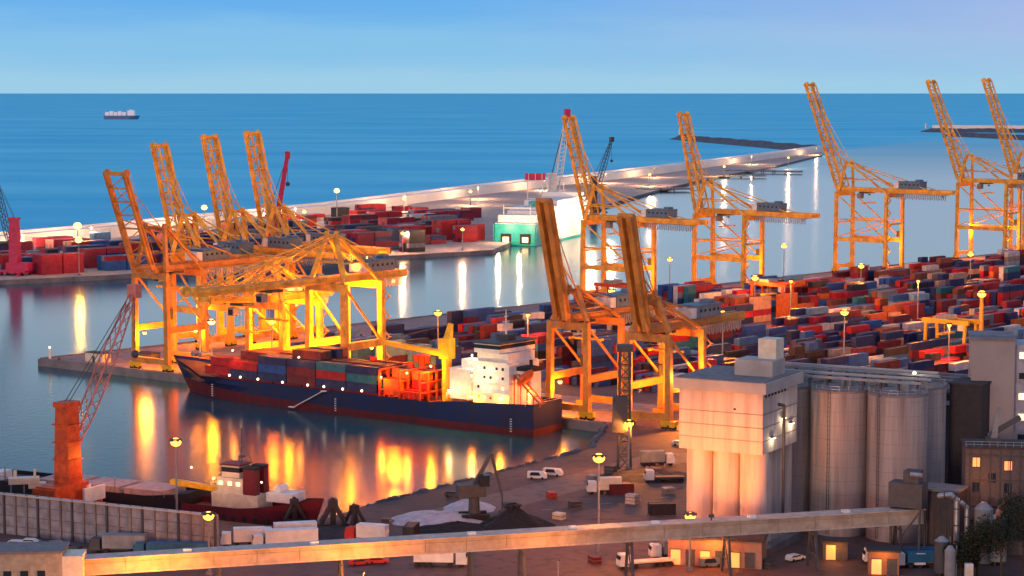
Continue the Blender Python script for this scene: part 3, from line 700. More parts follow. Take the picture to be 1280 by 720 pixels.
# free fall lifeboat on its ramp
for y in (6,):
    mb = MB(); mb.beam(DS(141.5, y, 17), DS(150.5, y, 9.5), .4); mb.beam(DS(141.5, y - 2.2, 17), DS(150.5, y - 2.2, 9.5), .4)
    for i in range(5):
        k = i / 4; mb.beam(DS(141.5 + 9 * k, y, 17 - 7.5 * k), DS(141.5 + 9 * k, y - 2.2, 17 - 7.5 * k), .25); mb.beam(DS(141.5 + 9 * k, y, 17 - 7.5 * k), DS(141.5 + 9 * k, y, 8.6), .3)
    rp_ = mb.build('lifeboat_ramp', ORED, ship)
    mb = MB(); mb.ball((0, 0, 0), 1.6, 10, 8); mb.v = [(v[0] * 2.3, v[1] * .85, v[2] * .9) for v in mb.v]; lb_ = mb.build('lifeboat', ORED, ship, DS(144.6, y - 1.1, 16.4)); lb_.rotation_euler = (0, R(40), 0)
# deck crane with its jib swung forward
mb = MB(); mb.tube(DS(112, 0, 6.2), DS(112, 0, 19), 1.5, 1.4, n=14); cr_ = mb.build('crane_pedestal', YELLOW, ship)
mb = MB(); mb.box(DS(112, 0, 22), (3.6, 3.4, 6)); mb.beam(DS(112.5, 0, 25), DS(113.5, 0, 29.5), 1.6, 2.4, w2=.9); mb.build('crane_house', YELLOW, ship)
mb = MB()
for y in (-1.2, 1.2): mb.beam(DS(110.5, y, 20.4), DS(87, y * .5, 22.2), .7, 1.5, w2=.5)
for i in range(9): mb.beam(DS(109 - i * 2.5, -1.0, 20.6 + i * .18), DS(107.5 - i * 2.5, 1.0, 20.8 + i * .18), .3)
mb.build('crane_jib', YELLOW, ship)
mb = MB(); mb.tube(DS(113.3, 0, 29.3), DS(88, 0, 22.8), .12, n=5); mb.tube(DS(88, 0, 21.8), DS(88, 0, 12), .1, n=5); mb.box(DS(88, 0, 11.6), (.8, .8, 1.2)); mb.build('hoist_rope', DGREY, ship)
# orange red lashing frames aft of the cargo
for s0 in (92.6, 100.3, 108):
    mb = MB()
    for y in (-8, -4, 0, 4, 8):
        mb.beam(DS(s0, y, 6), DS(s0, y, 15), .6)
    for z in (9, 12, 15): mb.beam(DS(s0, -8, z), DS(s0, 8, z), .45)
    mb.build('lashing_frame', ORED, ship)
for y in (-8.2, 8.2):
    mb = MB(); mb.beam(DS(92.6, y, 9.2), DS(108, y, 9.2), .35)
    for i in range(9): mb.beam(DS(92.6 + i * 1.9, y, 6.2), DS(92.6 + i * 1.9, y, 9.2), .25)
    for i in range(4): mb.beam(DS(92.6 + i * 3.8, y, 6.4), DS(96.4 + i * 3.8, y, 9.1), .2)
    mb.build('gangway_rail', ORED, ship)
# deck lamps along the sides
for s, z, y in ((28, 8.6, 1), (33, 8.4, 1), (41, 8.4, 1), (52, 8.3, 1), (63, 8.3, 1), (70, 8.4, 1), (78, 8.3, 1), (86, 8.4, 1)):
    d_ = MB().ball(DS(s, 8.9, z - .3), .38, 6, 4).build('deck_or_added_lamp', GLOWW, ship)
for s, y, z, p, cl in ((119, 8, 11, 1300, (1, .55, .16)), (128, 8.6, 10, 3600, (1, .24, .012)), (138, 8.4, 10.5, 5200, (1, .27, .01)), (146, 5, 12, 3000, (1, .25, .02)), (127, 4, 22, 2600, WARM), (131, 12.5, 17, 3200, (1, .62, .26)), (109.5, 4.5, 17, 8000, (1, .32, .005)), (104, 9, 15, 6500, (1, .15, .008)), (94, 9, 13, 5500, (1, .14, .008)), (60, 9.6, 16.5, 1500, (1, .22, .02)), (30, 9.2, 16.5, 2200, (1, .22, .02)), (123, 2, 21, 1800, WARM)):  # lamps hung off the hull are added to brighten bridge and cargo
    l_ = MB().box(DS(s, y, z + .4), (.5, .5, .3)).ball(DS(s, y, z), .32, 6, 4, mi=1).build('deck_or_added_lamp', [DGREY, GLOWW], ship)
    lamp(DS(s, y, z - .3), p, cl, .5, l_)
ship.rotation_euler = (0, 0, srz)
# find which local y faces the camera: +y must face it
def ship_w(s, y, z):
    v = Matrix.Rotation(srz, 4, 'Z') @ Vector((SL - sm(s), y, z)); return Vector((Sst.x + v.x, Sst.y + v.y, WZ + z))
# containers on deck
budget = []
def scolor(w_): return rnd.choices([a for a, _ in w_], [b for _, b in w_])[0]
SHIPC = [('dark blue', 9), ('maroon', 3), ('black', 4), ('blue', 2.5), ('teal', .4), ('red', .8), ('rust brown', .8), ('grey', .6)]
for bay in range(6):
    s = 14 + 6.2 + bay * 12.9; nb = {0: 5}.get(bay, 6); tiers = [2, 3, 3, 4, 3, 3][bay]
    for row in range(nb):
        y = (row - (nb - 1) / 2) * 2.55
        tt = tiers - (1 if rnd.random() < .28 else 0)
        for k in range(tt):
            if row < nb - 1 and k < tt - 2 and 0 < bay < 5 and row > 0: continue       # buried inside the stack
            cn = scolor(SHIPC) if k < tt - 1 or bay > 1 else scolor([('red', 4), ('orange', 2), ('maroon', 2), ('rust brown', 2)])
            if bay == 5 and row >= 3 and k == 1: cn = 'teal' if row == 5 else 'dark blue'
            if bay == 4 and row == 5 and k == 1: cn = 'red'
            side = ordn(nb - row)
            container(ship_w(s, y, 7.65 + k * 2.6), srz, 12.0, cn, f'{cn} container on the ship, bay {bay + 1} from bow, {side} row from water, tier {k + 1}', 'containers on the ship deck')
            budget.append(1)
n_ = 0
for s0, nm in ((96.4, 'forward'), (104.2, 'after')):
    for y, yn in ((6.0, 'water side'), (2.0, 'inner water side'), (-2.0, 'inner quay side')):
        for k in range(3 if y < 5 else (2 if nm == 'forward' else 1)):
            cn = ['orange', 'red', 'maroon', 'red', 'orange', 'rust brown', 'red'][(n_ * 3 + k) % 7]; n_ += 1
            container(ship_w(s0, y, 7.1 + k * 2.6), srz, 6.0, cn, f'short {cn} container in the {nm} orange ship frame, {yn}, tier {k + 1}', 'short containers in the lashing frames')
            budget.append(1)

# ------------------------------------------------------------------ the yard
YARDC = [('red', 9), ('crimson', 5), ('maroon', 5), ('rust brown', 3), ('dark blue', 6), ('blue', 4), ('white', 3), ('orange', 2.2), ('grey', 2), ('tan', 2.5), ('pale blue', 1), ('black', 2), ('teal', .6)]
BLUEC = [('dark blue', 6), ('blue', 6), ('pale blue', 1.5), ('red', 2), ('black', 2), ('maroon', 3), ('white', .7), ('teal', 1)]
slots = []           # a, b, tier, L, colour, top?, front?
def patch(a, b):
    return math.sin(a * .021 + 1.3) + math.sin(b * .047 + a * .012) + .6 * math.sin(a * .05 - b * .03)
b0 = 52; strip = 0
while b0 < 262:
    rows = 5 if strip % 2 else 6
    for r_ in range(rows):
        b = b0 + r_ * 2.75
        a = 58 + (16 if b > 150 else 0) + (b - 150) * .2 * (b > 150)
        while a < 700:
            blk = int(a // 92)
            if a % 92 < 11 or (a > 150 and int(a // 92) % 4 == 2 and strip == 3): a += 6.4; continue
            L = 12.1 if rnd.random() < .8 else 6.0
            c = AB(a + L / 2, b); px, py = pix(c)
            if px > 1330: break
            base = patch(a, b0); tmax = 3.2 + 1.1 * math.sin(a * .09 + strip) if strip < 5 else 2.6
            hN = max(0, min(4, int(tmax + rnd.uniform(-1.6, .7) + (.4 if base > .5 else 0))))
            if rnd.random() < .08: hN = 0
            if b < 58 and a < 175: hN = 0
            pal = BLUEC if (px < 720 or (py > 420 and px < 1010) or (py > 435 and px < 1180 and rnd.random() < .6)) else YARDC
            main = scolor(pal) if rnd.random() < .5 or not slots or slots[-1][4] not in [q_[0] for q_ in pal] else slots[-1][4]
            for k in range(hN):
                cn = main if rnd.random() < .6 else scolor(pal)
                slots.append([a + L / 2, b, k, L, cn, k == hN - 1, r_ == rows - 1, strip, r_, px, py])
            a += L + .35
    b0 += rows * 2.75 + (7 if strip % 2 else 13); strip += 1
def seen(s):
    a, b, k, L, cn, top, front, st, r_, px, py = s
    if not (top or front): return False
    if px < 440 or px > 1275: return False
    p0 = AB(a, b, 2.6 * k + 1.3); x, y = pix(p0)
    if x > 985 and y > 462 - 0: return False
    if 845 < x <= 990 and y > 455: return False
    if x > 1212 and y > 424: return False
    if x < 710 and y > 440: return False
    return True
cand = [s for s in slots if seen(s)]
cand.sort(key=lambda s: AB(s[0], s[1]).y - (12 if s[6] else 0))
NIND = 296 - len(budget)
ind = cand[:NIND]; ids = set(id(s) for s in ind)
urz = math.atan2(U.y, U.x)
ind.sort(key=lambda s: (s[7], s[8], s[0]))
cnt = {}
rowname = {}
for s in ind:
    a, b, k, L, cn, top, front, st, r_, px, py = s
    key = (st, r_, k); cnt[key] = cnt.get(key, 0) + 1
    sl = {0: 'ground tier', 1: 'second tier', 2: 'third tier', 3: 'fourth tier'}[k]
    container(AB(a, b, 2.6 * k + .02), urz, L, cn, f'{cn} {"short" if L < 7 else "long"} container, yard block {st + 1}, row {r_ + 1}, {sl}, {ordn(cnt[key])} from left', 'containers in the yard')
rest = [s for s in slots if id(s) not in ids]
mb = MB()
for a, b, k, L, cn, *_ in rest:
    mb.box((a, -b, 2.6 * k + 1.3), (L - .05, 2.42, 2.56), 0, CN.index(cn))
o = mb.build('stacked_containers', [CMAT[c] for c in CN], None, (C0.x, C0.y, .02), urz)
tag(o, 'rows of mixed red, blue and white containers filling the yard', 'containers', 'containers in the yard', 'stuff')
# AB uses -W for +b ; in the rotated frame +b is local -y only if W is U turned by +90 degrees, which it is
print('containers', len(slots), 'individual', len(ind) + len(budget))
# far pier containers: individually small, one mass
mb = MB(); pr = P(0, 350); pd = (P(510, 318) - P(0, 350)).normalized(); pn = Vector((-pd.y, pd.x, 0))
Lp = (P(616, 312) - P(0, 350)).length
FARC = [('red', 4.5), ('crimson', 4), ('maroon', 3), ('dark blue', 6), ('black', 3), ('grey', 2), ('pale blue', 1.8), ('blue', 1.5), ('white', .8)]
prz = math.atan2(pd.y, pd.x); MI = lambda c: CN.index(c)
ow = [(p.x, p.y) for p in outer]
def wall_y(x):
    for (x0, y0), (x1, y1) in zip(ow[:-1], ow[1:]):
        if x0 <= x <= x1: return y0 + (y1 - y0) * (x - x0) / (x1 - x0)
    return 1e9
for strip in range(16):
    for r_ in range(4):
        a = -60
        while a < Lp + 190:
            L = 12.1
            blk = int((a + 60) // 40); rr = random.Random(blk * 31 + strip)
            hN = rr.choice([0, 3, 4, 4, 5, 3]) if a > Lp * .5 else rr.choice([0, 2, 3, 3, 4])
            if a > Lp * .42: hN = min(5, hN + 1) if hN else (2 if strip < 6 else 0)
            cw = Vector((pr.x, pr.y, 0)) + pd * (a + 6) + pn * (14 + strip * 22 + r_ * 2.6)
            if cw.y > wall_y(cw.x) - 75 or cw.y > wall_y(cw.x + 12) - 75: hN = 0
            if strip > 3: hN = min(hN, rr.choice([0, 2, 3, 3]))
            if (a + 60) % 40 > 27: hN = 0
            if pix(cw)[0] > 596 or (strip < 2 and a > Lp - 40): hN = 0
            c0 = rr.choices([c for c, _ in FARC], [w_ for _, w_ in FARC])[0]
            for k in range(hN):
                cn = c0 if rnd.random() < .7 else scolor(FARC)
                mb.box((a + 6, 14 + strip * 22 + r_ * 2.6, 2.6 * k + 1.3), (L - .1, 2.45, 2.58), 0, MI(cn))
            a += L + .6
o = mb.build('stacked_containers', [CMAT[c] for c in CN], None, (pr.x, pr.y, .02), prz)
tag(o, 'blocks of red and dark containers on the far pier below the mole', 'containers', 'containers on the far pier', 'stuff')

# rubber tyred yard gantry and straddle machines
def yard_gantry(p, rz, label, m, span=16, h=13, s=1):
    t = thing('yard_gantry', label, 'yard gantry', p, rz, 'yard gantries')
    for x in (-span / 2, span / 2):
        for y in (-4.5, 4.5):
            lg = MB().beam((x, y, 1.8), (x, y * .8, h), .9).build('leg', m, t)
            mb = MB()
            for k in (-.9, .9): mb.tube((x - .4, y + k, .8), (x + .4, y + k, .8), .8, n=10)
            mb.build('wheel', BLACK, lg)
        MB().box((x, 0, 2.2), (1, 10.5, 1)).build('side_beam', m, t)
    for y in (-3.6, 3.6): MB().box((0, y, h + .6), (span + 3, .9, 1.5)).build('main_beam', m, t)
    MB().box((2, 0, h + 1.9), (5, 6.5, 1.4)).build('trolley', GREY, t); MB().box((-3, -2.5, h - 1.8), (2.2, 2.2, 2.4)).build('operator_cab', WHITE, t)
    mb = MB(); mb.box((2, 0, h - 4), (2.4, 9, .6)); mb.tube((2, 1, h - 4), (2, 1, h + 1), .1, n=5); mb.tube((2, -1, h - 4), (2, -1, h + 1), .1, n=5); mb.build('spreader', YELLOW, t)
    return t
yard_gantry(AB(225, 238), urz + R(90), 'yellow yard gantry beside the lit mast behind the shed roof', YELLOW)
yard_gantry(AB(455, 150), urz + R(90), 'orange yard gantry over the dark block right of centre', ORED)
yard_gantry(AB(300, 105), urz + R(90), 'orange yard gantry over the red rows behind the lit mast', ORED)
yard_gantry(AB(250, 60), urz + R(90), 'red yard gantry near the foot of the crane left of centre', ORED)
yard_gantry(AB(640, 190), urz + R(90), 'orange yard gantry far right among the red rows', ORED)

# ------------------------------------------------------------------ ferry and far mobile cranes
fd = Vector((.30, .954, 0)); fp = P(644, 307, WZ)
fer = thing('ferry', 'white ferry with teal stern moored at the end of the far pier', 'ferry', (fp.x, fp.y, WZ), math.atan2(fd.y, fd.x))
hull, dk = loft(150, 28, lambda t: 13.5 + 3 * max(0, t - .8), lambda t: 1.2, bow=.2, wl_bow=.3, rake=10, stern=.04, sw=.97)
hull.m = [1 if m_ == 1 else 0 for m_ in hull.m]; hull.build('hull', [TEAL, WHITE], fer); dk.build('deck', WHITE, fer)
mb = MB(); mb.box((-.35, 0, 7.2), (.7, 27, 13.6)); mb.box((6, -14.2, 7), (14, .5, 13.4)); mb.box((6, 14.2, 7), (14, .5, 13.4)); mb.build('stern_panel', TEAL, fer)
for y in (-7, 6): 
    MB().box((-.85, y, 4.6), (.4, 7, 6.4)).build('stern_door', BLACK, fer)
    MB().box((-1.1, y, 4), (.3, 4, 3.4)).build('lit_opening', WINLIT2, fer)
mb = MB(); mb.box((16, 0, 17), (26, 25, 5)); mb.box((22, 0, 20.5), (14, 20, 2.4)); mb.build('stern_deckhouse', WHITE, fer)
mb = MB(); mb.box((82, 0, 18.5), (106, 26, 9)); mb.box((92, 0, 24.6), (70, 23, 3.4)); mb.box((112, 0, 28), (14, 25, 3.2)); mb.build('superstructure', WHITE, fer)
mb = MB()
for z in (16.5, 19.2, 22.4): mb.box((82 + z * .3, 0, z), (70, 25.3 if z < 21 else 22.3, .8))
mb.build('window_band', GLASSD, fer)
mb = MB(); mb.box((45, 0, 23.5), (9, 7, 6)); mb.build('funnel', TEAL, fer); mb = MB(); mb.tube((112, 0, 26), (112, 0, 36), .5, .2, n=6); mb.build('mast', WHITE, fer)
mb = MB()
for y in (-9, 9): mb.tube((4, y, 14), (4, y, 26), .5, .3, n=6)
mb.beam((4, -9, 24), (4, 9, 24), .5); mb.build('stern_gallows', WHITE, fer)
lamp((-14, -7, 12), 9000, WARM, 1, fer); lamp((-14, 7, 12), 9000, WARM, 1, fer); lamp((60, -34, 20), 60000, WARM, 1.5, fer); lamp((110, -34, 20), 60000, WARM, 1.5, fer)  # lights standing off the ferry without fixtures, added to brighten its hull

def mobile_crane(p, rz, label, tower_h, boom_len, ang, m_t, m_b, m_tip=None, w_=1.0, tw=3.4, lat=True, pivot=.55, tilt=0):
    t = thing('harbour_crane', label, 'harbour crane', p, rz, None); s = w_
    mb = MB(); mb.box((0, 0, 1.9), (14 * s, 8 * s, 1.4)); 
    for x in (-5.5, -2, 2, 5.5):
        for y in (-3.6, 3.6): mb.tube((x * s, y * s - .5, .9), (x * s, y * s + .5, .9), .9, n=10, mi=1)
    for x in (-5, 5):
        for y in (-7, 7): mb.beam((x * s, 0, 1.8), (x * s, y * s, 1.2), .8); mb.box((x * s, y * s, .4), (1.8, 1.8, .8))
    mb.build('chassis', [m_t, BLACK], t)
    mb = MB(); mb.box((-2 * s, 0, 4.6), (11 * s, 6 * s, 4)); mb.box((-7.2 * s, 0, 4.4), (2 * s, 6.6 * s, 3.6)); mb.build('slewing_house', m_t, t)
    MB().box((3.6 * s, -2.0 * s, 4.4), (1.6 * s, 2 * s, 2.6)).build('cabin', WHITE, t)
    mb = MB(); mb.beam((0, 0, 5), (0, 0, tower_h), tw * s, tw * s * 1.1, w2=tw * s * .8)
    for z in range(8, int(tower_h) - 2, 4): mb.box((0, 0, z), (tw * s * 1.12, tw * s * 1.12, .3))
    mb.box((0, 0, tower_h + .6), (tw * s * 1.1, tw * s * .9, 1.2)); mb.build('tower', m_t, t)
    a = R(ang); o = Vector((tw * s * .5, 0, tower_h * pivot)); d = Vector((math.cos(a), 0, math.sin(a))); nn = Vector((-math.sin(a), 0, math.cos(a))); Y = Vector((0, 1, 0))
    mb = MB(); hwb = 1.3 * s
    if lat:
        k = int(boom_len / 3)
        c_ = [(-1, -1), (1, -1), (1, 1), (-1, 1)]
        def at(i, c): 
            f = i / k; w2 = hwb * (.45 + .55 * min(1, f * 5) if f < .2 else 1 - .6 * max(0, (f - .55) / .45)); return o + d * (boom_len * f) + Y * c[0] * w2 + nn * c[1] * w2
        for c in c_:
            for i in range(k): mb.beam(at(i, c), at(i + 1, c), .28 * s)
        for i in range(k):
            for j in range(4): mb.beam(at(i, c_[j]), at(i + 1, c_[(j + 1) % 4]), .16 * s)
    else:
        mb.beam(o, o + d * boom_len, 2.6 * s, 2.6 * s, w2=1.7 * s)
    bo = mb.build('boom', m_b, t)
    tip = o + d * boom_len
    mb = MB(); mb.box(tip, (2.2 * s, 2.6 * s, 3.2 * s)); mb.build('boom_tip', m_tip or m_b, bo)
    mb = MB()
    for y in (-.6, .6): mb.tube((0, y, tower_h + 1), tip + Y * y, .1 * s, n=5)
    mb.tube(tip, (tip.x + .01, 0, tip.z - boom_len * .35), .1 * s, n=5); mb.ball((tip.x, 0, tip.z - boom_len * .35 - 1), 1.0 * s)
    mb.build('hoist_rope', DGREY, t); return t
p = PD(690, 1560); mobile_crane(p, R(15), 'white lattice harbour crane with a red tip standing beyond the ferry', 34, 62, 82, WHITE, WHITE, MAGENTA, w_=1.8)
b_ = MB().box((0, 0, 0), (15, 5, 5)).box((-5, -2.6, 0), (.4, .2, 5), mi=1).box((0, -2.6, 0), (.4, .2, 5), mi=1).box((5, -2.6, 0), (.4, .2, 5), mi=1).build('crane_portal_box', [MAGENTA, WHITE], None); 
tag(b_, 'magenta machinery box high beside the white lattice crane', 'machinery box'); b_.location = PD(669, 1545, 33)
mb = MB()
for x in (-6, 6):
    for y in (-2, 2): mb.beam((x, y, -33), (x * .9, y, -2.5), .9)
mb.beam((-6, -2, -16), (6, -2, -16), .6); mb.beam((-6, -2, -33), (6, -2, -16), .4); mb.build('portal_frame', WHITE, b_)
p = PD(742, 1650); mobile_crane(p, R(40), 'dark grey lattice crane leaning right behind the crane beside the ferry', 28, 46, 68, DGREY, DGREY, w_=1.2)
p = PD(338, 1180); mobile_crane(p, R(10), 'magenta boom rising behind the third raised crane boom', 30, 44, 80, MAGENTA, MAGENTA, w_=1.3, lat=False)
p = PD(17, 1085); mobile_crane(p, R(165), 'magenta tower crane at the left edge with a dark lattice boom', 29, 40, 77, MAGENTA, DGREY, w_=1.1, tw=4.2, pivot=.5)

# distant cargo ship
dp = P(132, 149, WZ); WHITE2 = mat('distant_white', (.9, .9, .9), .6, var=.03); ds = thing('cargo_ship', 'distant white and blue cargo ship alone on the open sea', 'ship', (dp.x, dp.y, WZ), 0)
hull, dk = loft(124, 22, lambda t: 13, lambda t: 1.5, rake=8); hull.build('hull', [mat('distant_ship_blue', (.06, .14, .26), .5)] * 2, ds); dk.build('deck', GREY, ds)
mb = MB(); mb.box((100, 0, 23), (26, 18, 19)); mb.box((100, 0, 34), (12, 20, 3)); mb.build('superstructure', WHITE2, ds)
for i in range(5): MB().box((12 + i * 15.5, 0, 20 + (i % 2) * 1.5), (14, 18, 14 + (i % 2) * 3)).build('container_block', WHITE2, ds)
MB().tube((75, 0, 20), (75, 0, 44), .9, n=6).build('mast', GREY, ds)

# ------------------------------------------------------------------ silo tower
E1 = Vector((.877, -.48, 0)); E2 = Vector((.48, .877, 0)); TN = Vector((51.4, 422, 0)); trz = math.atan2(E1.y, E1.x)
TO = TN - E1 * 18.7                       # near left corner; local x along E1, y along E2
tw = thing('grain_tower', 'pale concrete grain tower with ribbed base, lit orange on its left face', 'tower', (TO.x, TO.y, 0), trz)
TW_, TD_ = 18.7, 19.5
FR = mat('tower_render', (.50, .45, .43), .75, var=.14, scale=.5, dirt=(.34, .30, .30), streak=.08)
mb = MB(); mb.box((TW_ / 2, TD_ / 2, 27.2), (TW_, TD_, 12.6)); up = mb.build('upper_block', FR, tw)
mb = MB()
for z in (23.6, 26.4, 29.2): mb.box((TW_ / 2, -.02, z), (TW_ + .1, .1, .14)); mb.box((TW_ + .02, TD_ / 2, z), (.1, TD_, .14))
mb.build('panel_joints', CONCD, up)
mb = MB(); mb.box((TW_ / 2, TD_ / 2, 34.7), (TW_ + 2, TD_ + 2, 2.3)); mb.build('cornice', CONC, tw)
mb = MB(); mb.box((TW_ / 2, TD_ / 2, 35.97), (TW_ + 1, TD_ + 1, .2)); mb.build('roof', ROOF, tw)
for i in range(3):
    mb = MB(); mb.tube((3.6 + i * 6, 3.3, 0), (3.6 + i * 6, 3.3, 20.9), 2.95, n=32); mb.build('silo_cell', FR, tw, smooth=False)
for i in range(1, 5):
    mb = MB(); mb.tube((TW_ - 3.1, 3.3 + i * 3.9, 0), (TW_ - 3.1, 3.3 + i * 3.9, 20.9), 2.2, n=28); mb.build('silo_cell', FR, tw)
MB().box((TW_ / 2 - 1, TD_ / 2, 10.45), (TW_ - 6, TD_ - 6, 20.9)).build('core', CONCD, tw)
mb = MB(); mb.box((13.5, 11, 37.7), (8.5, 7, 3.3)); mb.build('penthouse', CONC, tw); mb = MB(); mb.box((15, 13.5, 41), (4, 4.5, 5)); mb.build('lift_motor_room', CREAM, tw)
mb = MB(); 
for i in range(7): mb.box((TW_ + .03, 1.5 + i * 1.8, 32.9), (.12, .9, .5))
mb.box((12.5, -.03, 30), (.5, .12, .4)); mb.build('vent', BLACK, tw)
mb = MB(); mb.tube((TW_ + .9, 9.6, 3), (TW_ + .9, 9.6, 30), .35, n=8); mb.tube((TW_ + .9, 9.6, 30), (TW_ + .2, 8.2, 30.4), .35, n=8); mb.build('downpipe', DGREY, tw)
for y, z in ((5, 24), (11, 27.4), (15.8, 25.6)):
    f = MB().box((TW_ + .35, y, z), (.6, 1.1, .4)).box((TW_ + .4, y, z - .25), (.5, .9, .12), mi=1).build('wall_lamp', [DGREY, GLOWW], tw)
    lamp((TW_ + 1.0, y, z - .6), 260, WARM, .2, f)
fx = thing('floodlight', 'added floodlight on the gallery roof aimed up at the tower', 'floodlight', PD(893, 403, 11.3).to_tuple())  # second source added to carry orange light onto the tower's upper block
MB().box((0, 0, .3), (.3, .3, .6)).build('bracket', DGREY, fx); MB().box((0, .1, .85), (1.1, .5, .6)).build('housing', DGREY, fx)
sl_ = bpy.data.lights.new('spot', 'SPOT'); sl_.energy = 44000; sl_.color = (1, .22, .012); sl_.spot_size = R(62); sl_.spot_blend = .8; sl_.shadow_soft_size = .4
so_ = bpy.data.objects.new('spot', sl_); col.objects.link(so_); so_.parent = fx; so_.location = (0, .6, .9)
so_.rotation_euler = (Vector((47, 427, 21.5)) - (fx.location + Vector((0, .6, .9)))).to_track_quat('-Z', 'Y').to_euler()
# plinth below the conveyor, lit
mb = MB(); mb.box((TW_ / 2 - 1, TD_ / 2 - 2, .8), (TW_ + 5, TD_ + 2, 1.6)); mb.build('plinth', CONCD, tw)

# six round silos
SN = Vector((82.4, 440, 0)); si = 0
names = [['nearest right big silo with an orange glow on its wall', 'big silo between the glowing one and the dark one in the front row', 'big dark silo partly behind the white tower'], ['right silo of the back row', 'middle silo of the back row', 'left silo of the back row']]
for r_ in range(2):
    for i in range(3):
        c = SN - E1 * 12.9 * i + E2 * 12.9 * r_
        t = thing('grain_silo', names[r_][i], 'silo', (c.x, c.y, 0), trz, 'round concrete grain silos')
        MB().tube((0, 0, 0), (0, 0, 31), 6.38, n=64).build('wall', SILOM, t)
        mb = MB(); mb.tube((0, 0, 31), (0, 0, 31.5), 6.42, n=64); mb.tube((0, 0, 31.5), (0, 0, 31.9), 5.2, 4.6, n=40); mb.build('roof_slab', ROOF, t)
        mb = MB()
        for z in (31.9, 32.5):
            for k in range(20):
                a1, a2 = 2 * math.pi * k / 20, 2 * math.pi * (k + 1) / 20; mb.beam((6.2 * math.cos(a1), 6.2 * math.sin(a1), z), (6.2 * math.cos(a2), 6.2 * math.sin(a2), z), .07)
        for k in range(20): a1 = 2 * math.pi * k / 20; mb.beam((6.2 * math.cos(a1), 6.2 * math.sin(a1), 31.4), (6.2 * math.cos(a1), 6.2 * math.sin(a1), 32.5), .07)
        mb.build('railing', GALV, t)
        MB().box((1.5, .5, 32.5), (2, 2, 1.4)).build('inlet_housing', GREY, t)
        mb = MB()
        for z in range(3, 31, 3): mb.tube((0, 0, z), (0, 0, z + .05), 6.405, n=64)
        mb.build('pour_joint', CONCD, t)
        a0 = -1.9 + .3 * i; x0, y0 = 6.6 * math.cos(a0), 6.6 * math.sin(a0); mb = MB()
        for q in (-.25, .25): mb.beam((x0 - q * math.sin(a0), y0 + q * math.cos(a0), .5), (x0 - q * math.sin(a0), y0 + q * math.cos(a0), 32.4), .09)
        for z in range(1, 32): mb.beam((x0 + .25 * math.sin(a0), y0 - .25 * math.cos(a0), z), (x0 - .25 * math.sin(a0), y0 + .25 * math.cos(a0), z), .06)
        mb.build('ladder', DGREY, t)
# rooftop conveyors
for i, (y0, ln, x0, lb) in enumerate(((-2.6, 46, -40, 'pale rooftop conveyor nearest the front edge of the silos'), (4, 44, -38, 'second rooftop conveyor across the silos'), (10.5, 46, -40, 'third rooftop conveyor across the silos'), (15.5, 42, -38, 'rearmost rooftop conveyor across the silos'))):
    t = thing('rooftop_conveyor', lb, 'conveyor', (SN.x, SN.y, 32), trz, 'conveyors on the silo roof')
    MB().box((x0 + ln / 2, y0, 1.9), (ln, .8, .5)).build('trough', CONC if i % 2 else GREY, t)
    mb = MB()
    for k in range(int(ln / 4)): mb.beam((x0 + 1 + k * 4, y0 - .5, -.3), (x0 + 1 + k * 4, y0 - .5, 1.6), .2); mb.beam((x0 + 1 + k * 4, y0 + .5, -.3), (x0 + 1 + k * 4, y0 + .5, 1.6), .2)
    mb.build('trestle', DGREY, t)
f = thing('roof_lamp', 'small warm lamp on the silo roof edge', 'lamp', SN + E1 * 1 + E2 * 8 + Vector((0, 0, 32)))
MB().tube((0, 0, 0), (0, 0, 2.5), .1, n=5).build('pole', DGREY, f); MB().ball((0, 0, 2.6), .4, 6, 4).build('lamp', GLOWW, f); lamp((0, 0, 2.9), 700, WARM, .3, f)

# dark storage shed behind
sh = thing('storage_shed', 'long dark storage shed behind the silos', 'shed', tuple(Vector((56, 522, 0))), trz)
MB().box((34, 14, 11.5), (72, 30, 23)).build('wall', DROOF, sh)
mb = MB(); mb.prof([(0, 0), (0, 0)] if 0 else [(-3, 23), (71, 23), (71, 23.6), (-3, 23.6)], -2, 30); 
for i in range(5): mb.box((34, 2 + i * 6, 24), (70, 1.0, .7), mi=1)
mb.build('roof', [DROOF, mat('roof_skylight_strip', (.25, .22, .23), .6)], sh)
mb = MB(); mb.box((34, -1.6, 21), (60, .6, 1)); mb.build('gutter', GREY, sh)
# dark annex right of the silos
an = thing('grain_annex', 'tall black clad annex right of the round silos', 'building', (PD(1192, 455)).to_tuple(), trz)
MB().box((3.6, 5, 15.5), (7.2, 10, 31)).build('wall', mat('black_cladding', (.035, .03, .035), .7), an); MB().box((3.6, 5, 31.2), (7.8, 10.6, .4)).build('roof', DROOF, an)

# right grey block with lit windows
rb = thing('office_block', 'plain grey block at the right edge with lit window bands on its side', 'building', PD(1217, 458).to_tuple(), R(-10))
MB().box((5, 7, 20.2), (9.4, 14, 40.4)).build('wall', mat('block_render', (.33, .28, .27), .8, var=.12, scale=.08), rb)
mb = MB(); mb.box((5, 7, 40.7), (10, 14.6, .6)); mb.build('roof', CONCD, rb)
MB().box((15, 8, 19.6), (10.4, 12, 39.2)).build('side_wing', mat('wing_render', (.36, .36, .42), .7), rb)
for j in range(7):
    for i in range(3):
        lit_ = (j + i) % 3 != 1
        w_ = MB().box((11.9 + i * 3.2, 1.96, 37 - j * 4.6), (2.2, .14, 1.4)).build('window', WINLIT2 if lit_ else GLASSD, rb); MB().box((11.9 + i * 3.2, 1.9, 36.1 - j * 4.6), (2.5, .3, .15)).build('sill', CONC, w_)

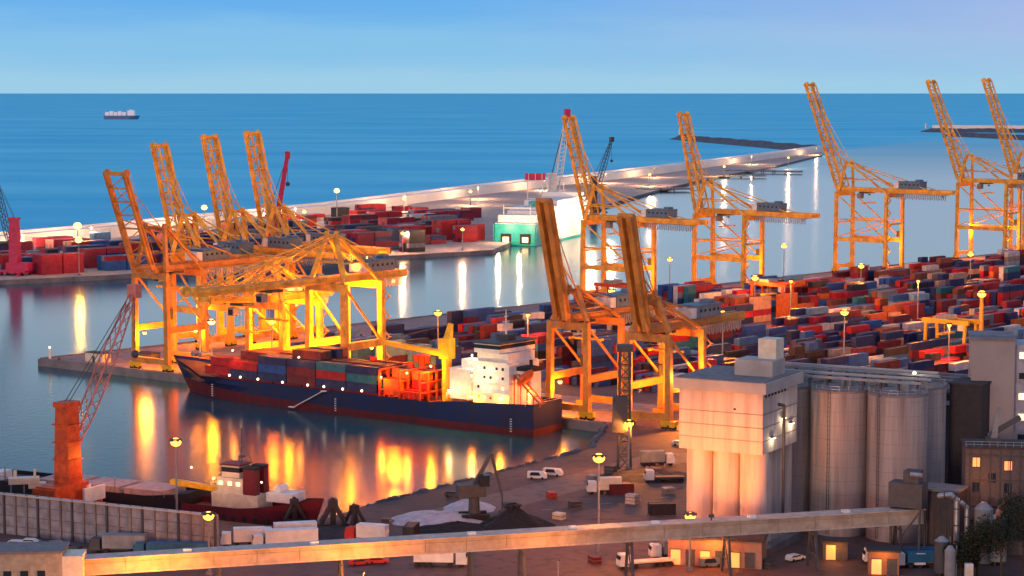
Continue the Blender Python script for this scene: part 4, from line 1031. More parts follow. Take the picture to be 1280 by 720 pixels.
# brick process house with pipes, lower right
ph = thing('process_house', 'dark brown process house with lit windows at the right edge', 'building', PD(1214, 424).to_tuple(), R(-8))
MB().box((8, 5, 11), (16, 10, 22)).build('wall', BRICK, ph); MB().box((8, 5, 22.2), (16.6, 10.6, .4)).build('roof', DROOF, ph)
mb = MB()
for z in (22.9, 23.5): mb.beam((-.2, -.2, z), (16.2, -.2, z), .08)
for i in range(11): mb.beam((i * 1.6, -.2, 22.4), (i * 1.6, -.2, 23.5), .08)
mb.build('railing', GALV, ph)
for x, z, mt in ((2.2, 19.2, WINLIT), (8.6, 18.6, WINLIT), (5.4, 16, GLASSD), (2.2, 14, GLASSD), (8.6, 14, GLASSD)):
    w_ = MB().box((x, -.05, z), (1.5, .16, 1.9)).build('window', mt, ph); mb = MB(); mb.box((x, -.14, z), (.1, .1, 1.9)); mb.box((x, -.14, z + 1), (1.7, .12, .12)); mb.box((x, -.14, z - 1), (1.7, .12, .12)); mb.build('frame', DGREY, w_)
mb = MB()
for i in range(8): mb.box((1 + i * 2, -.1, 11), (.25, .2, 21.5))
for z in (5, 10, 15.5, 20.6): mb.box((8, -.12, z), (15.6, .22, .22))
mb.build('steel_frame', DGREY, ph)
lamp((3, -5, 16), 500, SOD, .3, ph)
# loading spout on the roof
lsp = thing('loading_spout', 'dark tilted loading spout on the process house roof', 'loader', PD(1248, 428, 22.4).to_tuple(), R(-8))
mb = MB(); mb.beam((0, 0, 0), (1, 0, 7.5), 1.6, 1.4, w2=.8); mb.build('leg', GREY, lsp); MB().beam((-1, 0, 1.5), (5.5, 0, 5.6), .9, 1.0).build('spout', DGREY, lsp); MB().box((0, 0, .6), (3, 2.4, 1.2)).build('base', DGREY, lsp)
# pipes and tanks
def pipe(name, pts, r, m, label, cat='pipe'):
    t = thing(name, label, cat, pts[0])
    mb = MB(); p0 = Vector(pts[0])
    for a, b in zip(pts[:-1], pts[1:]): mb.tube(Vector(a) - p0, Vector(b) - p0, r, n=10); mb.ball(Vector(b) - p0, r * 1.02, 10, 6)
    mb.build('duct', m, t); mb = MB()
    for a, b in zip(pts[:-1], pts[1:]):
        k = max(1, int((Vector(b) - Vector(a)).length / 3))
        for i in range(k):
            q = Vector(a).lerp(Vector(b), (i + .5) / k) - p0; d = (Vector(b) - Vector(a)).normalized(); mb.tube(q - d * .12, q + d * .12, r * 1.2, n=10)
    mb.build('flange', DGREY, t)
pipe('steel_duct', [PD(1204, 412, 0), PD(1204, 412, 13.5), PD(1196, 412, 14.6), PD(1182, 413, 14.2)], .62, GALV, 'thick vertical steel duct bending left beside the trees')
pipe('steel_duct', [PD(1217, 412, 1), PD(1217, 412, 12), PD(1210, 412, 13)], .5, GALV, 'thinner duct right of the thick bent duct')
pipe('steel_duct', [PD(1216, 410, 5), PD(1244, 410, 4.8)], .35, GALV, 'low horizontal pipe above the trees')
pipe('steel_duct', [PD(1258, 410, 7), PD(1258, 410, 11.5), PD(1264, 410, 13), PD(1280, 410, 12.6)], .7, mat('rusty_pink_steel', (.35, .19, .16), .6), 'pinkish bent duct at the right edge')
tk = thing('process_tank', 'round steel tank beside the dark process house', 'tank', PD(1238, 416).to_tuple())
MB().tube((0, 0, 0), (0, 0, 11), 1.9, n=28).build('shell', GREY, tk); MB().tube((0, 0, 11), (0, 0, 12.4), 1.95, .5, n=28).build('dome', GREY, tk)
for px_, D_, r_t, h_t, lb in ((1256, 414, 1.7, 9.5, 'second steel tank right of the round process tank'), (1186, 404, 1.5, 7, 'squat dark tank below the steel transfer house'), (1197, 400, 1.1, 6, 'narrow grey tank beside the steel ducts')):
    tk = thing('process_tank', lb, 'tank', PD(px_, D_).to_tuple()); MB().tube((0, 0, .8), (0, 0, h_t), r_t, n=24).build('shell', GREY if px_ > 1190 else DGREY, tk); MB().tube((0, 0, h_t), (0, 0, h_t + .9), r_t, .4, n=24).build('dome', GREY, tk)
    for q in range(3): MB().beam((r_t * .8 * math.cos(q * 2.1), r_t * .8 * math.sin(q * 2.1), 0), (r_t * .8 * math.cos(q * 2.1), r_t * .8 * math.sin(q * 2.1), 1.2), .3).build('leg', DGREY, tk)
    mb = MB(); mb.beam((r_t + .15, 0, .5), (r_t + .15, 0, h_t + .8), .12); mb.beam((r_t + .15, .5, .5), (r_t + .15, .5, h_t + .8), .12)
    for z in range(1, int(h_t)): mb.beam((r_t + .15, 0, z), (r_t + .15, .5, z), .08)
    mb.build('ladder', GALV, tk)
bx_ = thing('control_cabinet', 'small white control cabinet beside the steel ducts', 'cabinet', PD(1221, 398).to_tuple()); MB().box((0, 0, 1.9), (1.5, 1.2, 3.8)).build('body', WHITE, bx_); MB().box((0, -.64, 1.9), (1.3, .08, 3.4)).build('door', CREAM, bx_)
# machinery cluster at the foot of the nearest silo
mc = thing('dust_filter', 'dark filter house with vents above the end of the conveyor gallery', 'filter house', PD(1142, 416).to_tuple(), trz)
mb = MB(); mb.box((0, 0, 14), (7, 4, 5)); mb.box((1, 0, 17.5), (3.2, 3, 3)); mb.build('casing', DGREY, mc)
mb = MB()
for x in (-3, 3):
    for y in (-1.7, 1.7): mb.beam((x, y, 0), (x, y, 11.6), .4)
mb.beam((-3, -1.7, 2), (3, -1.7, 11), .25); mb.build('support_leg', DGREY, mc); MB().tube((1, -1.8, 18.4), (3.4, -1.8, 18.4), .5, n=8).build('exhaust', GALV, mc)
mc = thing('transfer_house', 'dark steel transfer house right of the conveyor gallery end', 'building', PD(1182, 420).to_tuple(), trz)
MB().box((0, 2, 7), (8, 7, 14)).build('wall', mat('dark_steel_cladding', (.06, .05, .055), .7), mc); MB().box((0, 2, 14.2), (8.6, 7.6, .4)).build('roof', ROOF, mc)
mb = MB()
for i in range(6): mb.box((-3.3 + i * 1.3, -1.6, 7), (.15, .2, 14))
mb.build('steel_frame', DGREY, mc)

# low lit sheds under the gallery
def shed(px, D, w_, d, h, rz, label, mwall, lit_=True, pw=900):
    t = thing('shed', label, 'shed', PD(px, D).to_tuple(), rz, None)
    MB().box((w_ / 2, d / 2, h / 2), (w_, d, h)).build('wall', mwall, t); MB().box((w_ / 2, d / 2, h + .15), (w_ + .8, d + .8, .3)).build('roof', DROOF, t)
    k = int(w_ / 3)
    for i in range(k):
        dr = MB().box((1.6 + i * 3, -.05, 1.6), (1.9, .16, 3.0)).build('door', WINLIT if lit_ and i % 2 == 0 else DGREY, t); MB().box((1.6 + i * 3, -.1, 3.2), (2.1, .16, .16)).build('frame', DGREY, dr)
    if lit_: lamp((w_ * .5, -2.2, h - .6), pw, (1, .33, .04), .4, t)
    return t
shed(838, 414, 19, 8, 5.5, R(-14), 'long orange lit shed under the gallery below the silo tower', mat('shed_plaster', (.34, .22, .17), .8), True, 600)
shed(1093, 405, 6, 5, 4.6, R(-8), 'small glowing cabin under the right end of the gallery', mat('cabin_brown', (.30, .14, .08), .7), True, 350)
shed(1035, 418, 5, 4, 3.6, R(-8), 'tiny lit kiosk under the gallery left of the glowing cabin', BRICK, True, 300)

# ------------------------------------------------------------------ conveyor gallery
cg = thing('conveyor_gallery', 'long beige elevated conveyor gallery crossing the foreground', 'conveyor')
GA, GB = PD(84, 371, 0), PD(1158, 417, 0); gz = 8.0; gh = 2.9
gd = (GB - GA); gl_ = gd.length; gd.normalize(); gn = Vector((-gd.y, gd.x, 0)); cg.location = GA; cg.rotation_euler = (0, 0, math.atan2(gd.y, gd.x))
mb = MB(); mb.box((gl_ / 2, 0, gz + gh / 2), (gl_, 2.8, gh))
for i in range(int(gl_ / 8)): mb.box((i * 8 + 1, -1.43, gz + gh / 2), (.08, .06, gh - .1), 0, 1)
mb.box((gl_ / 2, -1.42, gz + gh * .72), (gl_ - .5, .08, .07), 0, 1)
mb.build('casing', [mat('beige_cladding', (.42, .35, .28), .6, var=.16, scale=.3, dirt=(.27, .22, .18)), mat('cladding_seam', (.28, .23, .19), .7)], cg)
mb = MB(); mb.box((gl_ / 2, 0, gz + gh + .1), (gl_ + .4, 4.2, .2)); mb.box((gl_ / 2, -1.5, gz + .1), (gl_, .12, .3)); mb.build('roof', mat('gallery_roof', (.46, .39, .34), .6), cg)
for i, k in enumerate((.02, .155, .29, .44, .50, .63, .75, .86, .97)):
    mb = MB(); x = gl_ * k
    for y in (-1.6, 1.6): mb.beam((x, y * 1.5, 0), (x, y * .7, gz), .45)
    for z in (3, 7): mb.beam((x, -2, z), (x, 2, z), .25)
    mb.beam((x, -2, 0), (x, 1.2, 7), .2); mb.build('trestle', DGREY, cg)
for k in (.12, .26, .44, .56, .66, .78, .9):
    MB().box((gl_ * k, -.6, gz + gh + .45), (1.5, 1.2, .5)).build('roof_vent', WHITE, cg)
for k, pw_ in ((.08, 26000), (.30, 18000), (.52, 7000)):
    t = thing('street_lamp', ['lit street lamp below the left end of the conveyor gallery', 'lit street lamp in front of the gallery near the white trucks', 'lit street lamp in front of the middle of the gallery'][int(k * 4)], 'street lamp', (GA + gd * gl_ * k - gn * 13).to_tuple(), 0, 'street lamps in front of the gallery')
    MB().tube((0, 0, 0), (0, 0, 8), .12, n=6).build('pole', GALV, t); MB().box((0, .5, 8), (.4, 1.3, .2)).build('lamp_head', DGREY, t); MB().ball((0, .9, 7.8), .2, 6, 4).build('lamp', GLOW, t)
    lamp((0, .9, 7.4), pw_, SOD, .4, t)
# left transfer house
lt = thing('transfer_house', 'beige transfer house at the bottom left end of the gallery', 'building', PD(-20, 366).to_tuple(), R(4))
MB().box((6, 4, 6.4), (12.5, 8, 12.8)).build('wall', mat('beige_render', (.40, .33, .24), .8), lt); MB().box((6, 4, 13), (13, 8.6, .4)).build('roof', ROOF, lt); MB().box((14, 3, 6), (3.6, 6, 12.4)).build('corner_bay', CREAM, lt)
for i in range(3): MB().box((2.5 + i * 3, -.06, 9), (1.4, .14, 1.4)).build('window', GLASSD, lt)

# ------------------------------------------------------------------ foreground left: panelled wall, ship, tug, crane
WA = P(265, 648, 9.0); WB = WA + (Vector((-.905, .425, 0))) * 90; WA.z = 0; wd = Vector((-.905, .425, 0))
wl = thing('warehouse_wall', 'long grey panelled warehouse wall in the lower left corner', 'wall', (WA.x, WA.y, 0), math.atan2(-wd.y, -wd.x))
PANEL = mat('grey_wall_panels', (.27, .26, .30), .7, var=.2, scale=.35, dirt=(.15, .14, .165))
MB().box((-45, .4, 4.3), (90, .8, 8.6)).build('wall_panel', PANEL, wl)
for i in range(31):
    MB().box((-.2 - i * 3, -.22, 4.5), (.42, .44, 9.0)).build('buttress', CONCD if i % 3 else DGREY, wl)
mb = MB(); mb.box((-45, -.05, 8.75), (90, 1.2, .3)); mb.build('coping', CONC, wl)
mb = MB()
for z in (1.8, 4.1, 6.4): mb.box((-45, -.03, z), (89, .1, .08))
mb.build('panel_joints', DGREY, wl)
# bulk ship
bs0 = QL0 + (QL1 - QL0).normalized() * 24; qd = (QL1 - QL0).normalized(); qn = Vector((-qd.y, qd.x, 0)); qn = qn if qn.y > 0 else -qn
bo_ = bs0 + qn * 8.5
bs = thing('bulk_ship', 'dark hulled bulk ship with pinkish hatch covers behind the grey wall', 'ship', (bo_.x, bo_.y, WZ), math.atan2(qd.y, qd.x))
hull, dk = loft(96, 13, lambda t: 5.0 + 1.8 * max(0, (t - .9) / .1) + 1 * max(0, (.1 - t) / .1), lambda t: 1.0, rake=4, bow=.14); hull.build('hull', [BOOT, BLACKH], bs); dk.build('deck', mat('dark_deck', (.07, .05, .055), .7), bs)
for i in range(3): MB().box((12 + i * 12.5, 0, 6.0), (11, 9, 1.6)).build('hatch_cover', PINKDECK, bs)
mb = MB(); mb.box((84, 0, 6.8), (8, 9, 3)); mb.box((66, 1, 6.4), (9, 6, 2.2)); mb.box((55, 2, 6.4), (3, 4, 2)); mb.build('deckhouse', WHITE, bs)
mb = MB(); mb.tube((70, 0, 6), (70, 0, 17), .22, n=6); mb.beam((70, -1, 14), (70, 1, 14), .15); mb.build('mast', WHITE, bs)
mb = MB()
for i in range(30):
    mb.beam((2 + i * 3, 6.3 if i < 28 else 5, 5.8), (2 + i * 3, 6.3 if i < 28 else 5, 6.9), .1)
mb.beam((2, 6.3, 6.9), (84, 6.3, 6.9), .1); mb.build('railing', GREY, bs)
for x in (20, 52): MB().tube((x, 4.5, 5), (x, 4.5, 9), .15, n=6).build('vent_pipe', GREY, bs)
# tug
tp = QL0 + qd * 24.5 + qn * 6.0
tg = thing('tugboat', 'maroon tugboat with white wheelhouse moored past the grey wall end', 'tugboat', (tp.x, tp.y, WZ), math.atan2(-qd.y, -qd.x))
tg.scale = (1.22, 1.1, 1.22)
hull, dk = loft(26.5, 8.5, lambda t: 3.2 + 2.6 * max(0, (t - .45) / .55) ** 1.6, lambda t: .5, bow=.34, wl_bow=.4, rake=2.2, bul=1.1, stern=.15, n=22)
hull.build('hull', [BLACKH, MAROON], tg); dk.build('deck', mat('tug_deck', (.12, .05, .04), .7), tg)
mb = MB(); mb.box((11.5, 0, 5.0), (10, 5.6, 3.2)); mb.box((10.2, 0, 8.0), (5.6, 4.4, 2.8)); mb.box((10.2, 0, 10.6), (3.8, 3.8, 2.2)); mb.build('deckhouse', CREAM, tg)
mb = MB(); mb.box((10.2, 0, 10.9), (3.9, 3.9, .9)); mb.build('wheelhouse_windows', GLASSD, tg); mb = MB(); mb.box((10.2, 0, 11.85), (4.6, 4.6, .3)); mb.build('wheelhouse_roof', MAROON, tg)
for y in (-1.7, 1.7):
    mb = MB(); mb.box((14.6, y, 8.3), (2.6, 1.7, 6)); mb.box((14.6, y, 11.5), (2.8, 1.9, .5), mi=1); mb.build('funnel', [MAROON, BLACK], tg)
mb = MB(); mb.tube((11.5, 0, 12), (11.5, 0, 18.5), .14, n=6); mb.beam((11.5, -1.3, 15), (11.5, 1.3, 15), .12); mb.beam((11.5, 0, 17), (14, 0, 12), .1); mb.box((11.5, 0, 13.2), (.9, 1.4, .3)); mb.build('mast', DGREY, tg)
mb = MB(); mb.box((21, 0, 6.6), (5.5, 5, 1.6)); mb.tube((20, -1.5, 7.9), (20, 1.5, 7.9), .8, n=12); mb.build('foredeck_winch', WHITE, tg)
mb = MB(); mb.beam((7, 2, 6.2), (-5, 1.4, 7), 1.5, .9); mb.box((5, 2, 5.2), (1.2, 1.2, 2)); mb.build('towing_boom', YELLOW, tg)
for i in range(9): MB().tube((3 + i * 2.3, -4.35, 2.4), (3 + i * 2.3, -4.15, 2.4), .55, n=10).build('tyre_fender', BLACK, tg)
for y, z in ((-1.6, 8.9), (.2, 8.9), (1.6, 8.9)): MB().box((7.3, y, z - .7), (.14, .8, .7)).build('window', WINLIT2, tg)
for x in (8.2, 10.2, 12): MB().box((x, -2.26, 8.4), (.8, .14, .7)).build('window', WINLIT2, tg)
for p_, pw_ in (((8, -4.5, 9.5), 500), ((18, -3.8, 9.5), 400), ((1, -1, 10.5), 500)):
    f = MB().ball(p_, .18, 6, 4).build('deck_or_added_lamp', GLOWW, tg); lamp(p_, pw_, (1, .68, .32), .2, f)
# orange harbour crane on the quay
p = PD(78, 468); oc = mobile_crane((p.x, p.y, 0), R(60), 'orange red harbour crane with lattice boom behind the grey wall', 24, 40, 57, ORED, mat('faded_pink_lattice', (.55, .20, .16), .6), w_=1.0, tw=4.4, pivot=.62)
lamp((6, -5, 12), 1800, SOD, .4, oc)
MB().box((3, -5.0, 4), (7, .6, 3.2)).build('service_panel', WHITE, oc)
# fishing / work gear on the quay at the left
hp = thing('quay_hopper', 'pale hopper and pipes on the quay at the far left edge', 'hopper', PD(22, 480).to_tuple(), .2)
mb = MB(); mb.box((0, 0, 4.8), (7, 3, 1.4)); mb.box((3, 0, 3.6), (4, 3, 1.2)); mb.tube((-2, 0, 5), (-2, 0, 7.2), .4, n=8); mb.tube((2.5, 0, 5), (2.5, 0, 7.4), .3, n=8); mb.build('bin', CREAM, hp)
mb = MB()
for x in (-3, 0, 3): mb.beam((x, 1, 0), (x, 1, 4.2), .3); mb.beam((x, -1, 0), (x, -1, 4.2), .3); mb.beam((x, -1, 1.5), (x, 1, 1.5), .2); mb.beam((-3, math.copysign(1, x + .1), 1.5), (3, math.copysign(1, x + .1), 1.5), .2)
mb.build('support_leg', GREY, hp)

# clamshell grabs stored on the quay
def grab(p, s, label, rz):
    t = thing('clamshell_grab', label, 'grab', p, rz, 'clamshell grabs stored on the quay')
    for sg in (-1, 1):
        mb = MB(); mb.prof([(0, 1.1 * s), (sg * 2.1 * s, 1.4 * s), (sg * 1.7 * s, .2 * s), (sg * .1 * s, 0)] if sg > 0 else [(0, 1.1 * s), (-.1 * s, 0), (-1.7 * s, .2 * s), (-2.1 * s, 1.4 * s)], -1.3 * s, 1.3 * s); mb.build('bucket_shell', COALISH, t)
        for y in (-1, 1): MB().beam((sg * 1.9 * s, y * s, 1.4 * s), (sg * .4 * s, y * .5 * s, 4.2 * s), .55 * s).build('arm', COALISH, t)
    mb = MB(); mb.box((0, 0, 4.5 * s), (1.5 * s, 1.5 * s, 1.2 * s)); mb.beam((0, 0, 1.0 * s), (0, 0, 4 * s), .9 * s); mb.tube((0, -.3 * s, 5.1 * s), (0, .3 * s, 5.1 * s), .45 * s, n=10); mb.build('head_block', COALISH, t)
COALISH = mat('sooty_steel', (.035, .028, .03), .7)
for px, D, s, rz, lb in ((364, 452, 1.15, .3, 'leftmost tall black clamshell grab on the quay beside the tug bow'), (383, 455, .8, 1.0, 'small black grab between the two tall left grabs'), (413, 446, 1.35, .1, 'largest black clamshell grab in the middle of the row'), (440, 448, 1.05, .9, 'right hand black clamshell grab nearest the open water')):
    grab(PD(px, D).to_tuple(), s, lb, rz)
# spoil heaps
def heap(p, rx, ry, h, m, label, seed=1, pk=1.0):
    r = random.Random(seed); mb = MB(); n, k = 36, 9; vs = []
    for j in range(k + 1):
        f = j / k
        for i in range(n):
            a = 2 * math.pi * i / n; q = (1 + .10 * math.sin(3 * a + seed) + .06 * math.sin(7 * a)) * f; z = h * (1 - f ** pk) * (1 + .08 * math.sin(5 * a + j)) + r.uniform(-.08, .08) * (f < 1)
            vs.append((rx * q * math.cos(a), ry * q * math.sin(a), max(z, -.02)))
    fs = [(j * n + i, (j + 1) * n + i, (j + 1) * n + (i + 1) % n, j * n + (i + 1) % n) for j in range(k) for i in range(n)]
    mb._add(vs, fs, 0); o = mb.build('material_heap', m, None, p); return tag(o, label, 'heap')
heap(P(642, 664).to_tuple(), 8.5, 9, 4.4, COAL, 'black conical coal heap right of the material handler', 2)
heap(P(570, 668).to_tuple(), 10, 6, 1.8, COAL, 'low black coal heap behind the gallery', 5)
heap(P(545, 655).to_tuple(), 11, 8, 1.3, TARP, 'pale covered stockpile left of the material handler', 8, 3)
heap(P(585, 640).to_tuple(), 6, 7, 1.6, TARP, 'small pale stockpile behind the material handler', 9, 2)
heap(P(402, 672).to_tuple(), 12, 6, 1.6, COALISH, 'dark scrap heap under the clamshell grabs', 11, 2)
heap(P(815, 600).to_tuple(), 12, 8, 1.6, COALISH, 'dark low heap beside the lattice tower', 13, 2)
# material handler
mh = thing('material_handler', 'black material handler with raised folded arm on the open ground', 'excavator', P(592, 655).to_tuple(), R(12))
mh.scale = (1.25, 1.25, 1.25)
mb = MB()
for y in (-1.6, 1.6): mb.box((0, y, .6), (5, .9, 1.2)); 
mb.build('track', BLACK, mh); MB().tube((0, 0, 1.2), (0, 0, 4.4), 1.1, .9, n=12).build('pedestal', DGREY, mh); MB().box((-.6, 0, 5.4), (5, 3, 2.2)).build('house', DGREY, mh); MB().box((1.6, -1, 7.2), (1.8, 1.5, 2)).build('cab', GLASSD, mh)
MB().beam((0, .4, 6), (3.2, .4, 11.8), .8, .9, w2=.5).build('boom', DGREY, mh); MB().beam((3.2, .4, 11.8), (5.2, .4, 4.0), .6, .6, w2=.35).build('stick', DGREY, mh)
mb = MB(); mb.tube((5.2, .4, 4), (5.2, .4, .8), .15, n=6); mb.ball((5.2, .4, .7), .8, 8, 5, jit=.3); mb.build('grapple', DGREY, mh)

# ------------------------------------------------------------------ vehicles
def truck(p, rz, label, cab=WHITE, body=WHITE, L=12, kind='box', group='trucks in the foreground'):
    t = thing('truck', label, 'truck', p, rz, group)
    mb = MB(); mb.prof([(.0, .7), (2.2, .7), (2.2, 3.0), (.35, 3.1), (0, 1.9)], -1.2, 1.2); c = mb.build('cab', cab, t)
    MB().box((.12, 0, 2.35), (.22, 2.1, .8)).build('windscreen', GLASSD, c)
    MB().box((L / 2 + 1.6, 0, .85), (L + 1.6, 1.0, .4)).build('chassis', DGREY, t)
    if kind == 'box': mb = MB(); mb.box((L / 2 + 2.7, 0, 2.45), (L, 2.5, 2.7)); mb.box((L / 2 + 2.7, 0, 3.84), (L + .1, 2.56, .1)); mb.build('trailer_box', body, t)
    elif kind == 'tarp': mb = MB(); mb.prof([(2.7, 1.2), (2.7 + L, 1.2), (2.7 + L, 2.9), (2.7, 2.9)], -1.25, 1.25); mb.box((L / 2 + 2.7, 0, 3.05), (L - .4, 2.2, .35)); mb.build('tarped_trailer', body, t)
    else: MB().box((L / 2 + 2.7, 0, 1.25), (L, 2.5, .3)).build('flatbed', body, t)
    for x in (1.1, 3.4, L - .4, L + .9, L + 2.1):
        mb = MB()
        for y in (-1.0, 1.0): mb.tube((x, y - .16, .5), (x, y + .16, .5), .5, n=12)
        mb.build('wheel', BLACK, t)
    for y in (-.85, .85): MB().box((-.03, y, 1.0), (.08, .35, .22)).build('headlight', CREAM, t)
    return t
truck(P(270, 690).to_tuple(), R(8), 'white truck with tall box body at the end of the grey wall', L=6.5)
truck(P(310, 693).to_tuple(), R(12), 'long white box truck, nearer of two beside each other', L=11)
truck(P(322, 684).to_tuple(), R(14), 'long white box truck parked just behind another', L=9)
truck(P(430, 682).to_tuple(), R(-18), 'red cab truck with white trailer below the grabs', cab=RED, L=6.5)
truck(P(583, 716).to_tuple(), R(176), 'white box truck in front of the gallery centre', L=8)
truck(P(1087, 712).to_tuple(), R(3), 'white cab truck with blue tarpaulin trailer, left one', body=BLUEP, L=12, kind='tarp')
truck(P(1124, 717).to_tuple(), R(5), 'white cab truck with blue trailer, nearer right one', body=BLUEP, L=13, kind='tarp')
truck(P(1150, 716.5).to_tuple(), R(6), 'white cab truck with red flatbed at the lower right', body=ORED, L=10, kind='flat')
truck(P(815, 706).to_tuple(), R(10), 'grey trailer truck parked below the silo tower', body=GREY, L=9, kind='box')
truck(P(775, 719).to_tuple(), R(18), 'flatbed truck with white cab below the gallery', body=CREAM, L=9, kind='flat')
truck(P(735, 622).to_tuple(), R(4), 'small truck with pale box on the open brown ground', L=5.5, body=CREAM)
truck(P(845, 585).to_tuple(), R(190), 'white cab truck parked at the quay corner', L=6, body=GREY)
truck(P(808, 607).to_tuple(), R(5), 'white cab flatbed beside the silo tower base', L=7, kind='flat', body=DGREY)
truck(P(105, 697).to_tuple(), R(-4), 'grey box trailer truck below the panelled wall', L=9, body=GREY, cab=DGREY)
truck(P(160, 704).to_tuple(), R(-2), 'blue tarpaulin truck below the panelled wall', L=13, body=BLUEP, kind='tarp', cab=BLUEP)
def car(p, rz, label, m, van=False):
    t = thing('parked_car', label, 'car', p, rz, 'parked cars'); h = 1.9 if van else 1.35
    mb = MB(); mb.prof([(-2.1, .35), (2.1, .35), (2.15, .8), (1.2, .95), (.5, h), (-1.6, h), (-2.1, .95)] if not van else [(-2.4, .35), (2.4, .35), (2.45, .95), (1.8, h), (-2.4, h)], -.85, .85); mb.build('body', m, t)
    mb = MB(); mb.prof([(.95, .98), (.5, h - .08), (-1.5, h - .08), (-1.85, .98)], -.87, .87); mb.build('windows', GLASSD, t)
    for x in (-1.3, 1.35):
        for y in (-.75, .75): MB().tube((x, y - .12, .33), (x, y + .12, .33), .33, n=10).build('wheel', BLACK, t)
CARC = [('white', WHITE), ('silver', GALV), ('dark grey', DGREY), ('red', RED), ('dark blue', NAVY)]
i = 0
for px, py, where in ((12, 690, 'leftmost in the row under the grey wall'), (30, 688, 'second from left under the grey wall'), (47, 692, 'third from left under the grey wall'), (64, 690, 'fourth from left under the grey wall'), (80, 694, 'right end of the row under the grey wall'),
    (8, 699, 'front row at the left corner'), (28, 700, 'front row beside the corner car'),
    (672, 603, 'on the shore track, left one'), (692, 599, 'on the shore track, right one'), (566, 626, 'near the shore behind the handler'), (870, 712, 'below the silo tower, left'), (893, 716, 'below the silo tower, middle'), (1000, 708, 'alone on the dark apron under the gallery'), (640, 640, 'on the brown ground behind the coal heap'),
    (852, 560, 'beside the silo tower upper left'), (822, 578, 'by the dark heap near the lattice tower'), (470, 712, 'in front of the gallery left of the white truck'), (446, 714, 'in front of the gallery, leftmost of a pair')):
    cn, m_ = CARC[[0, 0, 2, 1, 2, 0, 2, 0, 0, 2, 0, 1, 0, 2, 0, 1, 3, 3][i]]; i += 1
    p = P(px, py); car((p.x, p.y, .01), R(rnd.uniform(-30, 40)), f'{cn} car {where}', m_, van=(i in (8, 9, 12)))
# loose containers on the near ground
container(P(830, 648).to_tuple(), R(8), 6.0, 'black', 'black container left of the silo tower base', 'containers on the near ground')
container(P(778, 622).to_tuple(), R(5), 6.0, 'maroon', 'maroon container beside the small pale truck', 'containers on the near ground')
container(P(512, 676).to_tuple(), R(80), 6.0, 'black', 'black container at the left end of the coal heap', 'containers on the near ground')
container(P(700, 568).to_tuple(), R(-37), 6.0, 'grey', 'grey container hidden by the shore', 'containers on the near ground') if False else None
def pallet_stack(p, rz, label, m, n=3):
    t = thing('cargo_stack', label, 'cargo stack', p, rz, 'loose cargo stacks on the ground'); mb = MB()
    for i in range(n): mb.box((rnd.uniform(-.1, .1), rnd.uniform(-.1, .1), .45 + i * .8), (2.6, 1.8, .62))
    mb.build('bundle', m, t); mb = MB()
    for i in range(n): mb.box((0, 0, .07 + i * .8), (2.8, 2.0, .13))
    mb.build('pallet', mat('pallet_wood', (.22, .14, .08), .8), t)
for px, py, lb, m_ in ((742, 606, 'grey cargo stack beside the shore track', GREY), (765, 598, 'dark cargo stack left of the dark heap', DGREY), (792, 635, 'pale cargo stack near the maroon container', TARP), (720, 640, 'dark cargo stack on the open brown ground', DGREY), (700, 655, 'pale cargo stack right of the coal heap', CREAM), (838, 622, 'grey cargo stack beside the tower columns', GREY), (690, 628, 'red cargo stack in the middle of the brown ground', RED), (480, 662, 'dark cargo stack between the grabs and the tarpaulins', DGREY), (925, 712, 'pale cargo stack in front of the orange shed', TARP), (965, 716, 'dark cargo stack in front of the lit shed end', DGREY), (1050, 702, 'grey cargo stack under the gallery near the kiosk', GREY), (745, 712, 'rust coloured cargo stack behind the flatbed truck', MAROON)):
    pallet_stack(P(px, py).to_tuple(), rnd.uniform(0, 3), lb, m_, rnd.choice((2, 3)))
mb = MB()
for i in range(9): p = C0 + Q * (60 + i * 19) - NQ * 30; mb.box((p.x, p.y, .016), (9, .25, .004), math.atan2(Q.y, Q.x))
for i in range(60): p = C0 + U * (30 + i * 11) - W * 41; mb.box((p.x, p.y, .012), (5, .25, .004), math.atan2(U.y, U.x))
tag(mb.build('lane_markings', LINE), kind='structure')
# bollards on the ship quay
for i in range(12):
    p = C0 + Q * (10 + i * 20.5) - NQ * 1.2
    o = MB().tube((0, 0, 0), (0, 0, .7), .35, n=10).tube((0, 0, .7), (0, 0, .95), .55, n=10).build('mooring_bollard', YELLOW if i % 2 else DGREY, None, (p.x, p.y, .01)); tag(o, f'{"yellow" if i % 2 else "dark"} mooring bollard on the ship quay, {ordn(i + 1)} from the pier tip', 'bollard', 'mooring bollards')
# beacon on the pier tip
b_ = thing('pier_beacon', 'small white beacon post on the tip of the pier', 'beacon', (C0 + Q * 4 + U * 2).to_tuple())
MB().tube((0, 0, 0), (0, 0, 4), .5, .35, n=8).build('post', WHITE, b_); MB().ball((0, 0, 4.3), .4, 6, 4).build('lamp', GLOWW, b_)
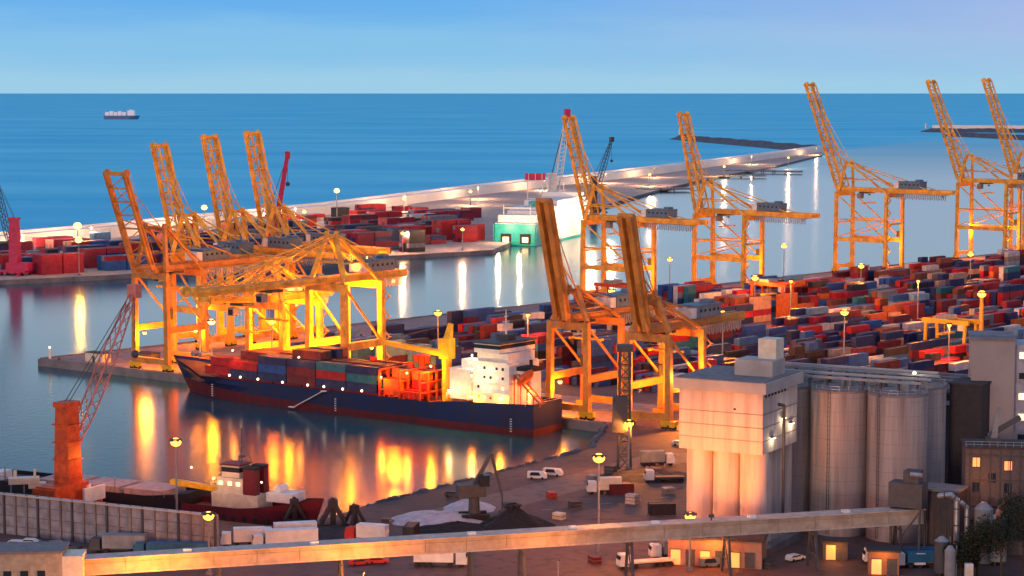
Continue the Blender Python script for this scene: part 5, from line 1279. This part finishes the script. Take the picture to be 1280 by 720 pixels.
# low sheds on the pier tip
def psheds(p, rz, d, label, m):
    t = thing('quay_shed', label, 'shed', p, rz, 'sheds on the pier tip'); MB().box((0, 0, d[2] / 2), d).build('wall', m, t); MB().box((0, 0, d[2] + .1), (d[0] + .5, d[1] + .5, .2)).build('roof', DROOF, t); MB().box((0, -d[1] / 2 - .04, 1.1), (1.2, .1, 2.2)).build('door', DGREY, t)
psheds((C0 + Q * 22 + U * 8).to_tuple(), R(-37), (9, 4, 3.2), 'small pale shed near the pier tip', CREAM)
psheds((C0 + Q * 34 + U * 20).to_tuple(), R(-37), (7, 4, 3), 'small brown shed between the crane feet on the pier', BRICK)

# ------------------------------------------------------------------ trees, lower right
LEAF = mat('dark_foliage', (.016, .026, .010), .8, var=.45, scale=.9); LEAF2 = mat('olive_foliage', (.030, .036, .012), .8, var=.4, scale=.9); BARK = mat('bark', (.07, .05, .035), .9)
def tree(p, h, r, label, seed, m=LEAF):
    rr = random.Random(seed); t = thing('tree', label, 'tree', p, rr.uniform(0, 6), 'trees at the lower right')
    mb = MB(); mb.tube((0, 0, 0), (.2, .1, h * .5), .28, .18, n=8); ends = []
    for i in range(9):
        a = i * 2.4; q = Vector((math.cos(a) * r * rr.uniform(.3, .75), math.sin(a) * r * rr.uniform(.3, .75), h * rr.uniform(.5, .92))); mb.tube((.2, .1, h * rr.uniform(.25, .5)), q, .12, .04, n=5); ends.append(q)
    mb.build('trunk', BARK, t); mb = MB()
    for q in ends:
        cl = r * rr.uniform(.32, .55)
        for _ in range(420):
            v = Vector((rr.gauss(0, 1), rr.gauss(0, 1), rr.gauss(0, .8))); v = v.normalized() * cl * rr.random() ** .4; c = q + v; s = rr.uniform(.14, .34)
            d1 = Vector((rr.gauss(0, 1), rr.gauss(0, 1), rr.gauss(0, 1))).normalized(); d2 = d1.cross(Vector((rr.gauss(0, 1), rr.gauss(0, 1), 1))).normalized()
            mb._add([c - d1 * s, c + d2 * s * .5, c + d1 * s, c - d2 * s * .5], [(0, 1, 2, 3)], 1 if rr.random() < .3 else 0)
    mb.build('crown', [m, LEAF2], t)
for px, py, h, r, lb in ((1262, 735, 15, 7, 'tallest dark tree in the lower right corner'), (1232, 728, 10, 5, 'dark bushy tree left of the tallest one'), (1210, 730, 7, 4, 'low dark shrub at the foot of the blue trailer'), (1290, 725, 17, 6, 'dark tree cut by the right edge'), (1248, 700, 9, 4, 'olive tree behind the corner trees under the pipes')):
    tree(P(px, py).to_tuple(), h, r, lb, px)
print('objects', len(bpy.data.objects))
